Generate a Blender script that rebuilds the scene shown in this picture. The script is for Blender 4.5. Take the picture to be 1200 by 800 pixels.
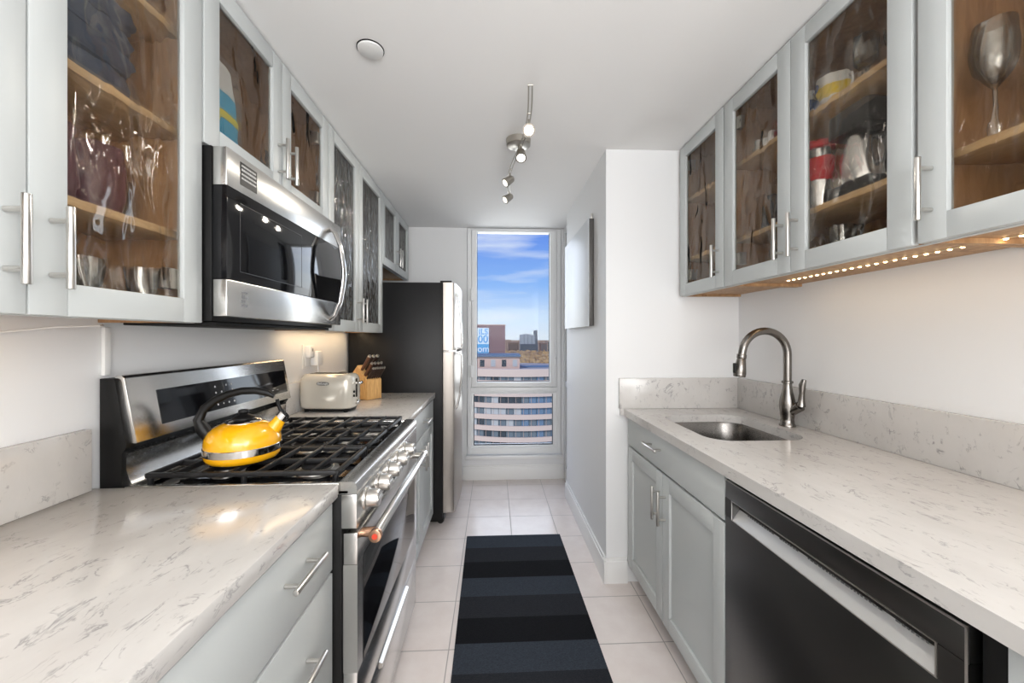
import bpy, bmesh, math, random
from mathutils import Vector, Matrix
random.seed(7)
for o in list(bpy.data.objects): bpy.data.objects.remove(o)
SC = bpy.context.scene
COL = SC.collection
PI = math.pi

# ------------------------------------------------------------------ camera
EYE = 1.29
cam_d = bpy.data.cameras.new('camera'); cam = bpy.data.objects.new('camera', cam_d); COL.objects.link(cam)
cam.location = (0, 0, EYE)
cam.rotation_euler = (PI/2, 0, -math.atan(21/455))
cam_d.sensor_width = 36; cam_d.lens = 455/1200*36
cam_d.shift_y = -5/1200
cam_d.clip_start = 0.02; cam_d.clip_end = 9000
SC.camera = cam
SC.view_settings.view_transform = 'Standard'; SC.view_settings.look = 'None'
SC.view_settings.gamma = 1; SC.view_settings.use_curve_mapping = False
SC.view_settings.exposure = 0.04

# ------------------------------------------------------------------ world
W = bpy.data.worlds.new('sky'); SC.world = W; W.use_nodes = True
nt = W.node_tree; nt.nodes.clear()
def N(t, **k):
    n = nt.nodes.new(t)
    for a, b in k.items(): setattr(n, a, b)
    return n
geo = N('ShaderNodeTexCoord'); sep = N('ShaderNodeSeparateXYZ'); nt.links.new(geo.outputs['Generated'], sep.inputs[0])
ramp = N('ShaderNodeValToRGB'); nt.links.new(sep.outputs['Z'], ramp.inputs[0])
cr = ramp.color_ramp
cr.elements[0].position = 0.0; cr.elements[0].color = (.72, .80, .90, 1)
cr.elements[1].position = 0.27; cr.elements[1].color = (.125, .27, .82, 1)
e = cr.elements.new(.05); e.color = (.60, .76, .97, 1)
e = cr.elements.new(.13); e.color = (.27, .49, .93, 1)
mp = N('ShaderNodeMapping'); mp.inputs['Scale'].default_value = (2.2, 2.2, 16); nt.links.new(geo.outputs['Generated'], mp.inputs[0])
nz = N('ShaderNodeTexNoise'); nz.inputs['Scale'].default_value = 1.6; nz.inputs['Detail'].default_value = 6; nt.links.new(mp.outputs[0], nz.inputs[0])
r2 = N('ShaderNodeValToRGB'); nt.links.new(nz.outputs[0], r2.inputs[0])
r2.color_ramp.elements[0].position = .48; r2.color_ramp.elements[0].color = (0, 0, 0, 1)
r2.color_ramp.elements[1].position = .72; r2.color_ramp.elements[1].color = (.75, .75, .75, 1)
mx = N('ShaderNodeMix', data_type='RGBA'); nt.links.new(r2.outputs[0], mx.inputs[0]); nt.links.new(ramp.outputs[0], mx.inputs[6]); mx.inputs[7].default_value = (.80, .86, .97, 1)
bg = N('ShaderNodeBackground'); nt.links.new(mx.outputs[2], bg.inputs[0]); bg.inputs[1].default_value = 1.0
out = N('ShaderNodeOutputWorld'); nt.links.new(bg.outputs[0], out.inputs[0])

sun_d = bpy.data.lights.new('sun', 'SUN'); sun = bpy.data.objects.new('sun', sun_d); COL.objects.link(sun)
sun_d.energy = 2.6; sun_d.angle = .01; sun_d.color = (1, .93, .84)
sun.rotation_euler = (math.radians(50), 0, math.radians(-28))      # lights the buildings outside, from behind the flat

def area(name, loc, target, sx, sy, power, color=(1, 1, 1)):
    d = bpy.data.lights.new(name, 'AREA'); o = bpy.data.objects.new(name, d); COL.objects.link(o)
    d.shape = 'RECTANGLE'; d.size = sx; d.size_y = sy; d.energy = power; d.color = color
    o.location = loc
    o.rotation_euler = (Vector(target)-Vector(loc)).to_track_quat('-Z', 'Y').to_euler()
    return o
# unseen fill lamps added behind the camera, and daylight of the window at the end
area('back_fill', (.15, -2.3, 1.40), (.15, 2, 1.1), 2.1, 1.7, 33, (1, 1, 1))  # added fill lamp in front of the back wall, brightens the whole room
area('side_fill', (1.2, -.95, 1.6), (-1.0, .8, 1.15), 1.0, 1.3, 25, (1, 1, 1))  # added lamp from the right, makes the left cabinets brighter
area('window_daylight', (.18, 4.5, 1.6), (.1, 1.0, .7), 2.0, 2.4, 50, (.93, .97, 1))
area('ceiling_fill', (.2, -1.2, 1.6), (.2, -.6, 2.28), 1.6, 1.0, 30, (1, 1, 1))  # added upward lamp, unseen, brightens the ceiling

# ------------------------------------------------------------------ materials
def mat(name, col, rough=.5, metal=0, **k):
    m = bpy.data.materials.new(name); m.use_nodes = True
    p = m.node_tree.nodes['Principled BSDF']
    p.inputs['Base Color'].default_value = (*col, 1); p.inputs['Roughness'].default_value = rough; p.inputs['Metallic'].default_value = metal
    if 'coat' in k: p.inputs['Coat Weight'].default_value = k['coat']; p.inputs['Coat Roughness'].default_value = .05
    if 'spec' in k: p.inputs['Specular IOR Level'].default_value = k['spec']
    if 'emit' in k: p.inputs['Emission Color'].default_value = (*k['emit'], 1); p.inputs['Emission Strength'].default_value = k.get('es', 1)
    return m
def nodes(m): return m.node_tree, m.node_tree.nodes['Principled BSDF']
def add(t, typ, **k):
    n = t.nodes.new(typ)
    for a, b in k.items(): setattr(n, a, b)
    return n
def coords(t, scale=(1, 1, 1), rot=(0, 0, 0)):
    tc = add(t, 'ShaderNodeTexCoord'); mp = add(t, 'ShaderNodeMapping'); mp.inputs['Scale'].default_value = scale; mp.inputs['Rotation'].default_value = rot
    t.links.new(tc.outputs['Object'], mp.inputs[0]); return mp.outputs[0]
def noise(t, vec, scale, detail=4, rough=.5, dist=0):
    n = add(t, 'ShaderNodeTexNoise'); n.inputs['Scale'].default_value = scale; n.inputs['Detail'].default_value = detail
    n.inputs['Roughness'].default_value = rough; n.inputs['Distortion'].default_value = dist
    t.links.new(vec, n.inputs['Vector']); return n.outputs[0]
def rampn(t, fac, stops):
    r = add(t, 'ShaderNodeValToRGB'); t.links.new(fac, r.inputs[0]); c = r.color_ramp
    c.elements[0].position, c.elements[0].color = stops[0][0], (*stops[0][1], 1)
    c.elements[1].position, c.elements[1].color = stops[-1][0], (*stops[-1][1], 1)
    for p, q in stops[1:-1]: c.elements.new(p).color = (*q, 1)
    return r.outputs[0]
def bump(t, p, h, strength=.1, dist=.01):
    b = add(t, 'ShaderNodeBump'); b.inputs['Strength'].default_value = strength; b.inputs['Distance'].default_value = dist
    t.links.new(h, b.inputs['Height']); t.links.new(b.outputs[0], p.inputs['Normal'])
def math_(t, op, a, b=None, c=None):
    n = add(t, 'ShaderNodeMath', operation=op)
    for i, v in enumerate((a, b, c)):
        if v is None: continue
        if isinstance(v, (int, float)): n.inputs[i].default_value = v
        else: t.links.new(v, n.inputs[i])
    return n.outputs[0]
def mixc(t, f, a, b):
    m = add(t, 'ShaderNodeMix', data_type='RGBA')
    for i, v in ((0, f), (6, a), (7, b)):
        if isinstance(v, tuple): m.inputs[i].default_value = (*v, 1)
        elif isinstance(v, (int, float)): m.inputs[i].default_value = v
        else: t.links.new(v, m.inputs[i])
    return m.outputs[2]

M = {}
M['wall'] = mat('wall_paint', (.82, .825, .83), .6)
t, p = nodes(M['wall']); bump(t, p, noise(t, coords(t), 90), .04, .002)
M['ceiling'] = mat('ceiling_paint', (.90, .895, .885), .8)
t, p = nodes(M['ceiling']); bump(t, p, noise(t, coords(t), 60), .04, .002)
M['trim'] = mat('trim_paint', (.87, .87, .86), .35)
M['paint'] = mat('cabinet_paint', (.53, .555, .552), .38)
t, p = nodes(M['paint']); bump(t, p, noise(t, coords(t, (1, 1, .15)), 160), .03, .001)
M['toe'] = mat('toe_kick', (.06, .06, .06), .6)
M['frame_white'] = mat('window_frame', (.89, .90, .90), .4)
M['black'] = mat('black_plastic', (.008, .008, .008), .38, spec=.2)
M['blackglass'] = mat('black_glass', (.004, .004, .005), .05, spec=.4)
M['blackmatte'] = mat('black_matte', (.01, .01, .01), .6, spec=.2)
M['rubber'] = mat('rubber', (.015, .015, .015), .8)
M['iron'] = mat('cast_iron', (.010, .010, .011), .42, spec=.35)
t, p = nodes(M['iron']); bump(t, p, noise(t, coords(t), 400), .15, .0005)
M['fridgeblack'] = mat('fridge_side', (.009, .009, .010), .38, spec=.25)
t, p = nodes(M['fridgeblack']); bump(t, p, noise(t, coords(t), 500, 2), .25, .0006)
def steel(name, col, rough, sc, aniso=.25):
    m = mat(name, col, rough, 1); t, p = nodes(m)
    h = noise(t, coords(t, sc), 90, 3)
    t.links.new(rampn(t, h, [(.3, (rough-.03,)*3), (.7, (rough+.04,)*3)]), p.inputs['Roughness'])
    bump(t, p, h, aniso*.05, .0003); return m
M['steel'] = steel('brushed_steel', (.66, .65, .63), .24, (8, 1, 40))
M['steel_v'] = steel('brushed_steel_vertical', (.40, .37, .34), .38, (30, 30, 1))
M['chrome'] = mat('chrome', (.75, .74, .73), .12, 1)
M['nickel'] = mat('brushed_nickel', (.62, .60, .57), .28, 1)
M['faucet'] = mat('faucet_nickel', (.22, .205, .19), .24, 1)
M['sink'] = steel('sink_steel', (.20, .19, .18), .27, (1, 1, 30))
M['dish'] = steel('dark_steel', (.10, .097, .093), .34, (20, 1, 20))
M['dishlight'] = mat('pocket_steel', (.70, .70, .70), .35, .7)
M['copper'] = mat('copper', (.75, .42, .28), .22, 1)
M['red_badge'] = mat('red_badge', (.62, .06, .03), .3)
M['yellow'] = mat('yellow_enamel', (.90, .44, .008), .14, coat=.8)
M['cream'] = mat('cream_enamel', (.66, .62, .54), .22, .25, coat=.5)
M['white_plastic'] = mat('white_plastic', (.80, .80, .79), .35)
M['offwhite_dot'] = mat('key_print', (.55, .55, .55), .4)
M['logo'] = mat('logo_grey', (.16, .16, .16), .4)
M['led'] = mat('led_warm', (1, .8, .5), .4, emit=(1, .70, .36), es=14)
M['ledtape'] = mat('led_tape', (.62, .48, .30), .4)
M['bulb'] = mat('lamp_face', (1, 1, 1), .4, emit=(1, .93, .82), es=12)
M['bulb_dim'] = mat('lamp_face_side', (1, 1, .95), .4, emit=(1, .93, .82), es=2.0)
M['brush_lamp'] = mat('lamp_nickel', (.5, .47, .42), .3, 1)

# plywood
M['ply'] = mat('birch_ply', (.40, .25, .135), .5)
t, p = nodes(M['ply']); v = coords(t, (9, 9, 1.2)); h = noise(t, v, 4, 6, .6, 1.0)
t.links.new(rampn(t, h, [(.3, (.30, .155, .07)), (.5, (.42, .24, .115)), (.75, (.55, .34, .17))]), p.inputs['Base Color'])
M['shelf_edge'] = mat('shelf_wood', (.66, .46, .25), .5)
t, p = nodes(M['shelf_edge']); h = noise(t, coords(t, (6, 1.2, 6)), 6, 6, .6, .6)
t.links.new(rampn(t, h, [(.3, (.52, .34, .17)), (.7, (.74, .53, .30))]), p.inputs['Base Color'])
M['blockwood'] = mat('block_wood', (.72, .42, .15), .4)
t, p = nodes(M['blockwood']); h = noise(t, coords(t, (30, 30, 3)), 5, 5, .6, .5)
t.links.new(rampn(t, h, [(.3, (.55, .28, .09)), (.7, (.80, .50, .20))]), p.inputs['Base Color'])

# quartz
def quartz(name, sc, amount, rot=0):
    m = mat(name, (.70, .68, .65), .13); t, p = nodes(m); v = coords(t, sc, (0, 0, rot))
    base = rampn(t, noise(t, v, 5, 5, .6), [(.3, (.56, .54, .52)), (.7, (.63, .613, .592))])
    def veins(scale, w, ms, lo, hi):
        n = noise(t, v, scale, 5, .62, .9)
        line = math_(t, 'ABSOLUTE', math_(t, 'SUBTRACT', n, .5))
        line = rampn(t, line, [(0, (1, 1, 1)), (w, (0, 0, 0))])
        mask = rampn(t, noise(t, v, ms, 3, .6), [(lo, (0, 0, 0)), (hi, (1, 1, 1))])
        return math_(t, 'MULTIPLY', line, mask)
    a = veins(9, .022, 16, .53, .62)
    b = veins(17, .03, 24, .55, .64)
    f = math_(t, 'MULTIPLY', math_(t, 'MAXIMUM', a, math_(t, 'MULTIPLY', b, .8)), amount)
    t.links.new(mixc(t, f, base, (.20, .19, .20)), p.inputs['Base Color'])
    return m
M['quartz'] = quartz('quartz_top', (1.75, .9, 1.75), .62, .15)
M['quartz_splash'] = quartz('quartz_splash', (1.3, 1.3, .9), .75)

# floor tiles, 0.30 m
M['tile'] = mat('floor_tile', (.74, .68, .64), .28)
t, p = nodes(M['tile'])
tc = add(t, 'ShaderNodeTexCoord'); sp = add(t, 'ShaderNodeSeparateXYZ'); t.links.new(tc.outputs['Object'], sp.inputs[0])
def grid(axis, off, size):
    f = math_(t, 'FRACT', math_(t, 'DIVIDE', math_(t, 'SUBTRACT', sp.outputs[axis], off), size))
    return math_(t, 'MULTIPLY', math_(t, 'MINIMUM', f, math_(t, 'SUBTRACT', 1, f)), size)
d = math_(t, 'MINIMUM', grid('X', .115-.302*20, .302), grid('Y', 2.50-.2955*30, .2955))
g = rampn(t, d, [(.0018, (1, 1, 1)), (.0034, (0, 0, 0))])
n1 = noise(t, coords(t), 9, 5, .6)
base = rampn(t, n1, [(.3, (.78, .70, .665)), (.7, (.85, .78, .745))])
t.links.new(mixc(t, g, base, (.30, .27, .25)), p.inputs['Base Color'])
t.links.new(rampn(t, g, [(0, (.25,)*3), (1, (.8,)*3)]), p.inputs['Roughness'])
bump(t, p, math_(t, 'SUBTRACT', 1, g), .5, .001)

# rug: bands of 0.148 m in a repeating run of three tones
M['rug'] = mat('rug_wool', (.03, .035, .04), .95, spec=.1)
t, p = nodes(M['rug']); tc = add(t, 'ShaderNodeTexCoord'); sp = add(t, 'ShaderNodeSeparateXYZ'); t.links.new(tc.outputs['Object'], sp.inputs[0])
k = math_(t, 'FLOOR', math_(t, 'DIVIDE', math_(t, 'SUBTRACT', 2.515, sp.outputs['Y']), .1475))
f3 = math_(t, 'DIVIDE', math_(t, 'MODULO', k, 3), 2)
c3 = rampn(t, f3, [(0, (.040, .048, .062)), (.5, (.024, .026, .031)), (1, (.0095, .0098, .012))])
hn = noise(t, coords(t, (40, 220, 40)), 4, 4, .7)
heather = rampn(t, hn, [(.35, (.55, .55, .55)), (.65, (1.5, 1.5, 1.5))])
mm = add(t, 'ShaderNodeMix', data_type='RGBA', blend_type='MULTIPLY'); mm.inputs[0].default_value = .8
t.links.new(c3, mm.inputs[6]); t.links.new(heather, mm.inputs[7]); t.links.new(mm.outputs[2], p.inputs['Base Color'])
bump(t, p, noise(t, coords(t, (60, 300, 60)), 6, 3), .6, .002)

def glassmat(name, tint, ripple, rs=14, refr=.5, rough=0.0, gl=.12, fs=.8):
    m = bpy.data.materials.new(name); m.use_nodes = True; t = m.node_tree; t.nodes.clear()
    o = add(t, 'ShaderNodeOutputMaterial'); tr = add(t, 'ShaderNodeBsdfTransparent'); tr.inputs[0].default_value = (*tint, 1)
    rf = add(t, 'ShaderNodeBsdfRefraction'); rf.inputs[0].default_value = (*tint, 1); rf.inputs['IOR'].default_value = 1.22; rf.inputs['Roughness'].default_value = rough
    g = add(t, 'ShaderNodeBsdfGlossy'); g.inputs['Roughness'].default_value = .03
    m1 = add(t, 'ShaderNodeMixShader'); m1.inputs[0].default_value = refr
    t.links.new(tr.outputs[0], m1.inputs[1]); t.links.new(rf.outputs[0], m1.inputs[2])
    m2 = add(t, 'ShaderNodeMixShader'); fr = add(t, 'ShaderNodeFresnel'); fr.inputs[0].default_value = 1.5
    f = math_(t, 'MULTIPLY_ADD', fr.outputs[0], fs, gl); t.links.new(math_(t, 'MINIMUM', f, .9), m2.inputs[0])
    t.links.new(m1.outputs[0], m2.inputs[1]); t.links.new(g.outputs[0], m2.inputs[2]); t.links.new(m2.outputs[0], o.inputs[0])
    if ripple:
        tc = add(t, 'ShaderNodeTexCoord'); mp = add(t, 'ShaderNodeMapping'); mp.inputs['Scale'].default_value = (120, 1, .45)
        t.links.new(tc.outputs['Object'], mp.inputs[0])
        b = add(t, 'ShaderNodeBump'); b.inputs['Strength'].default_value = ripple; b.inputs['Distance'].default_value = .03
        t.links.new(noise(t, mp.outputs[0], rs, 1.5, .4, .6), b.inputs['Height'])
        for s in (rf, g): t.links.new(b.outputs[0], s.inputs['Normal'])
        t.links.new(b.outputs[0], fr.inputs['Normal'])
    return m
M['ripple'] = glassmat('rippled_glass', (.96, .94, .91), .45, 13, .85, 0, .005, .16)
M['ripple_bold'] = glassmat('streaked_glass', (.60, .58, .55), .9, 30, .5, 0, .08, .5)
M['clear'] = glassmat('clear_glass', (.93, .95, .95), .0, 10, .0, 0, .10)
M['winglass'] = glassmat('window_glass', (.98, .99, .99), .0, 10, .0, 0, .0, .10)
M['purple'] = glassmat('plum_glass', (.26, .10, .14), .0, 10, .0, 0, .05)

def flat(name, c, r=.5, **k): M[name] = mat(name, c, r, **k)
flat('navy', (.035, .055, .10), .6); flat('blue_bag', (.05, .42, .72), .3); flat('bag_white', (.75, .78, .80), .4)
flat('bag_yellow', (.80, .72, .08), .4); M['copper'].node_tree.nodes['Principled BSDF'].inputs['Base Color'].default_value = (.55, .33, .22, 1)
flat('red', (.50, .012, .02), .3); flat('silver', (.6, .6, .6), .25, metal=1)
flat('ceramic', (.72, .72, .70), .2); flat('blue_print', (.05, .13, .42), .25); flat('yellow_print', (.75, .55, .06), .25)
flat('amber', (.60, .34, .05), .35); flat('plum', (.11, .04, .055), .35); flat('charcoal', (.014, .014, .015), .4)
flat('knife_handle', (.030, .016, .012), .35); flat('knife_brown', (.13, .055, .03), .35); flat('canvas', (.66, .69, .72), .38); flat('canvas_edge', (.09, .085, .08), .4)
flat('brick_pink', (.58, .42, .35), .8); flat('brick_band', (.62, .51, .44), .8); flat('brick_brown', (.24, .15, .15), .8); flat('roof_blue', (.10, .16, .24), .6)
flat('pane_dark', (.035, .05, .065), .2); flat('pane_mid', (.13, .17, .20), .25); flat('pane_pale', (.42, .45, .46), .4); flat('pane_blue', (.12, .20, .30), .25)
flat('tower_dark', (.07, .09, .115), .6); flat('tower_light', (.30, .34, .37), .6); flat('far_brown', (.20, .13, .10), .8); flat('far_tan', (.36, .28, .22), .8)
flat('sign_blue', (.12, .42, .72), .5); flat('sign_white', (.80, .90, .96), .5); flat('roof_grey', (.33, .30, .29), .8)
M['ground'] = mat('autumn_land', (.3, .2, .1), .9)
t, p = nodes(M['ground']); h = noise(t, coords(t, (.012, .006, 1)), 2, 8, .7)
t.links.new(rampn(t, h, [(.35, (.12, .09, .07)), (.48, (.30, .19, .10)), (.58, (.46, .31, .13)), (.7, (.36, .33, .31))]), p.inputs['Base Color'])

# ------------------------------------------------------------------ mesh helpers
class B:
    def __init__(s): s.bm = bmesh.new()
    def box(s, x0, x1, y0, y1, z0, z1, bev=0, seg=2):
        x0, x1 = sorted((x0, x1)); y0, y1 = sorted((y0, y1)); z0, z1 = sorted((z0, z1))
        r = bmesh.ops.create_cube(s.bm, size=1, matrix=Matrix.Translation(((x0+x1)/2, (y0+y1)/2, (z0+z1)/2)) @ Matrix.Diagonal((x1-x0, y1-y0, z1-z0, 1)))
        if bev:
            ed = list({e for v in r['verts'] for e in v.link_edges})
            bmesh.ops.bevel(s.bm, geom=ed, offset=min(bev, (x1-x0)*.45, (y1-y0)*.45, (z1-z0)*.45), segments=seg, affect='EDGES', profile=.5)
        return s
    def cyl(s, a, b, r0, r1=None, seg=20, bev=0):
        a = Vector(a); b = Vector(b); d = b-a; r1 = r0 if r1 is None else r1
        q = Vector((0, 0, 1)).rotation_difference(d).to_matrix().to_4x4()
        r = bmesh.ops.create_cone(s.bm, cap_ends=True, segments=seg, radius1=r0, radius2=r1, depth=d.length, matrix=Matrix.Translation((a+b)/2) @ q)
        if bev:
            ed = [e for e in {e for v in r['verts'] for e in v.link_edges} if any(len(f.verts) > 4 for f in e.link_faces)]
            bmesh.ops.bevel(s.bm, geom=ed, offset=bev, segments=2, affect='EDGES', profile=.5)
        return s
    def tube(s, pts, r, seg=12, rs=None, flatx=1.0, up=None):
        pts = [Vector(q) for q in pts]; n = len(pts); rings = []
        u = Vector(up) if up else None
        for i, q in enumerate(pts):
            d = (pts[min(i+1, n-1)]-pts[max(i-1, 0)]).normalized()
            if u is None: u = Vector((0, 0, 1)) if abs(d.z) < .9 else Vector((1, 0, 0))
            w = d.cross(u).normalized(); u2 = w.cross(d).normalized(); u = u2
            rr = rs[i] if rs else r
            rings.append([s.bm.verts.new(q + w*math.cos(k*2*PI/seg)*rr*flatx + u2*math.sin(k*2*PI/seg)*rr) for k in range(seg)])
        for a, b in zip(rings, rings[1:]):
            for k in range(seg): s.bm.faces.new((a[k], a[(k+1) % seg], b[(k+1) % seg], b[k]))
        s.bm.faces.new(rings[0][::-1]); s.bm.faces.new(rings[-1]); return s
    def lathe(s, prof, c=(0, 0, 0), seg=32, sx=1, sy=1):
        rings = []
        for r, z in prof:
            if r < 1e-6: rings.append([s.bm.verts.new((c[0], c[1], c[2]+z))])
            else: rings.append([s.bm.verts.new((c[0]+r*sx*math.cos(k*2*PI/seg), c[1]+r*sy*math.sin(k*2*PI/seg), c[2]+z)) for k in range(seg)])
        for a, b in zip(rings, rings[1:]):
            for k in range(seg):
                k2 = (k+1) % seg
                if len(a) == 1 and len(b) == 1: continue
                if len(a) == 1: s.bm.faces.new((a[0], b[k2], b[k]))
                elif len(b) == 1: s.bm.faces.new((a[k], a[k2], b[0]))
                else: s.bm.faces.new((a[k], a[k2], b[k2], b[k]))
        return s
    def prism(s, poly, axis, a, b, bev=0):
        def P(q, w):
            if axis == 'y': return (q[0], w, q[1])
            if axis == 'x': return (w, q[0], q[1])
            return (q[0], q[1], w)
        A = [s.bm.verts.new(P(q, a)) for q in poly]; C = [s.bm.verts.new(P(q, b)) for q in poly]; n = len(poly)
        f = [s.bm.faces.new(A), s.bm.faces.new(C[::-1])]
        for i in range(n): f.append(s.bm.faces.new((A[i], C[i], C[(i+1) % n], A[(i+1) % n])))
        if bev:
            bmesh.ops.bevel(s.bm, geom=list({e for q in f for e in q.edges}), offset=bev, segments=2, affect='EDGES', profile=.5)
        return s
    def rot(s, mtx): bmesh.ops.transform(s.bm, matrix=mtx, verts=s.bm.verts); return s
    def build(s, name, m, parent=None, world=True, smooth=True, **k):
        bmesh.ops.recalc_face_normals(s.bm, faces=s.bm.faces)
        if parent is not None and world:
            r = parent
            off = Vector((0, 0, 0))
            while r is not None: off += r.location; r = r.parent
            bmesh.ops.translate(s.bm, vec=-off, verts=s.bm.verts)
        me = bpy.data.meshes.new(name); s.bm.to_mesh(me); s.bm.free()
        me.materials.append(M[m] if isinstance(m, str) else m)
        if smooth:
            for f in me.polygons: f.use_smooth = True
            me.set_sharp_from_angle(angle=math.radians(38))
        o = bpy.data.objects.new(name, me); COL.objects.link(o); o.parent = parent
        for a, b in k.items(): o[a] = b
        return o
def thing(name, label, cat, loc=(0, 0, 0), rz=0, group=None):
    o = bpy.data.objects.new(name, None); COL.objects.link(o); o.location = loc; o.rotation_euler = (0, 0, rz); o.empty_display_size = .05
    o['label'] = label; o['category'] = cat
    if group: o['group'] = group
    return o
def tag(o, label, cat, group=None):
    o['label'] = label; o['category'] = cat
    if group: o['group'] = group
    return o
def struct(o): o['kind'] = 'structure'; return o
def copy_tree(o, parent=None):
    c = o.copy(); COL.objects.link(c); c.parent = parent
    for ch in list(o.children): copy_tree(ch, c)
    return c
def text(s, name, body, size, m, parent, loc, rot, depth=.0004, world=True, bold=0, sx=1):
    cu = bpy.data.curves.new(name, 'FONT'); cu.body = body; cu.size = size; cu.extrude = depth; cu.offset = bold; cu.align_x = 'CENTER'; cu.align_y = 'CENTER'
    to = bpy.data.objects.new(name, cu); COL.objects.link(to); bpy.context.view_layer.update()
    me = bpy.data.meshes.new_from_object(to.evaluated_get(bpy.context.evaluated_depsgraph_get())); bpy.data.objects.remove(to)
    me.transform(Matrix.Diagonal((sx, 1, 1, 1))); me.transform(Matrix.Translation(loc) @ rot.to_4x4())
    if parent is not None and world:
        off = Vector((0, 0, 0)); r = parent
        while r is not None: off += r.location; r = r.parent
        me.transform(Matrix.Translation(-off))
    me.materials.clear(); me.materials.append(M[m])
    o = bpy.data.objects.new(name, me); COL.objects.link(o); o.parent = parent; return o
def basis(x, y):      # rotation whose local X and Y go to x and y
    x = Vector(x).normalized(); y = Vector(y).normalized(); z = x.cross(y).normalized(); y = z.cross(x)
    return Matrix((x, y, z)).transposed()
def arc(c, r, a0, a1, n, f): return [f(c, r, math.radians(a0+(a1-a0)*i/n)) for i in range(n+1)]

# ------------------------------------------------------------------ room shell
WL, WR, H = -1.0, 1.308, 2.28
YB, YE = -2.6, 3.53
XH = .589
struct(B().box(WL-.1, WR+.1, YB-.1, YE+.12, -.12, 0).build('floor', 'tile'))
struct(B().box(WL-.1, WR+.1, YB-.1, YE+.12, H, H+.12).build('ceiling', 'ceiling'))
struct(B().box(WL-.1, WL, YB, YE+.12, 0, H).build('wall_left', 'wall'))
struct(B().box(WR, WR+.1, YB, 2.02, 0, H).build('wall_right', 'wall'))
struct(B().box(XH, WR+.1, 2.02, 3.12, 0, H).build('wall_hall', 'wall'))
struct(B().box(WL-.1, WR+.1, YB-.1, YB, 0, H).build('wall_back', 'wall'))
w = B().box(WL, -.245, YE, YE+.12, 0, H).box(-.245, .613, YE, YE+.12, 0, .215).box(.613, .80, YE, YE+.12, 0, H)
struct(w.build('wall_window', 'wall'))
# side window beyond the hall wall
sw = B().box(.640, .70, 3.12, YE, 0, .12).box(.640, .70, 3.12, YE, H-.06, H).box(.640, .70, 3.12, 3.17, .12, H-.06).box(.640, .70, 3.47, YE, .12, H-.06)
sw.box(.636, .70, 3.17, 3.47, 1.40, 1.46).box(.636, .70, 3.17, 3.47, .85, .90)
swo = struct(sw.build('window_2', 'frame_white'))
B().box(.655, .665, 3.17, 3.47, .12, H-.06).build('window_pane', 'blackglass', swo)
B().box(.622, .640, 3.38, 3.41, 1.40, 1.48, .002).build('window_catch', 'frame_white', swo)
def baseboard(name, x0, x1, y0, y1):
    b = B().box(x0, x1, y0, y1, 0, .115, .002)
    dx, dy = (x1-x0), (y1-y0)
    if dx > dy: b.box(x0, x1, y0+dy*.4, y1, .112, .132, .002)
    else: b.box(x0+dx*.4, x1, y0, y1, .112, .132, .002)
    struct(b.build(name, 'trim'))
baseboard('baseboard_hall', XH-.016, XH, 2.004, 3.12)
baseboard('baseboard_end', XH-.016, .70, 2.004, 2.02)
baseboard('baseboard_window', -.28, .636, YE-.016, YE)

# main window
wf = thing('window_1', '', ''); del wf['label'], wf['category']; wf['kind'] = 'structure'; wf.location = (.18, YE, .23)
f = B()
x0, x1, z0, z1 = -.240, .608, .23, 2.275
y0, y1 = YE-.012, YE+.075
f.box(x0, x0+.035, y0, y1, z0, z1, .003).box(x1-.035, x1, y0, y1, z0, z1, .003)
f.box(x0+.03, x1-.03, y0+.001, y1, z0, .285, .003).box(x0+.03, x1-.03, y0+.001, y1, 2.262, z1, .002)
f.box(x0+.03, x1-.03, y0-.006, y1, .79, .835, .003)
f.build('window_frame', 'frame_white', wf)
g = B()   # stepped jamb liner round the lower fixed light
g.box(-.205, -.186, YE+.004, y1, .285, .79, .002).box(.539, .573, YE+.004, y1, .285, .79, .002).box(-.205, .573, YE+.005, y1, .285, .305, .002).box(-.205, .573, YE+.005, y1, .773, .79, .002)
g.build('glazing_bead', 'frame_white', wf)
s = B()   # opening sash
s.box(-.203, -.156, YE-.016, y1-.01, .838, 2.26, .004).box(.508, .571, YE-.016, y1-.01, .838, 2.26, .004)
s.box(-.16, .512, YE-.015, y1-.01, .838, .884, .004).box(-.16, .512, YE-.015, y1-.01, 2.243, 2.26, .003)
sash = s.build('window_sash', 'frame_white', wf)
B().box(-.156, .508, YE+.03, YE+.036, .884, 2.243).build('window_pane', 'winglass', sash)
B().box(-.186, .539, YE+.03, YE+.036, .305, .773).build('window_pane', 'winglass', wf)
B().box(-.186, -.180, YE+.02, YE+.03, .305, .773).box(.533, .539, YE+.02, YE+.03, .305, .773).box(-.186, .539, YE+.02, YE+.03, .305, .314).build('glazing_gasket', 'rubber', wf)
B().box(-.156, -.152, YE+.02, YE+.03, .884, 2.243).box(.504, .508, YE+.02, YE+.03, .884, 2.243).box(-.156, .508, YE+.02, YE+.03, .884, .889).build('glazing_gasket', 'rubber', sash)
for zz in (.93, 1.62):
    B().box(-.226, -.182, YE-.03, YE-.012, zz, zz+.105, .004).cyl((-.204, YE-.032, zz), (-.204, YE-.032, zz+.105), .007).build('hinge', 'frame_white', wf)
B().box(.548, .566, YE-.03, YE-.015, 1.04, 1.13, .004).tube([(.557, YE-.03, 1.10), (.557, YE-.055, 1.11), (.557, YE-.06, 1.18), (.555, YE-.058, 1.24)], .008).build('window_handle', 'frame_white', sash)
struct(B().box(-.255, .625, YE-.05, YE-.0, .195, .225, .004).build('trim_1', 'trim'))

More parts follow.
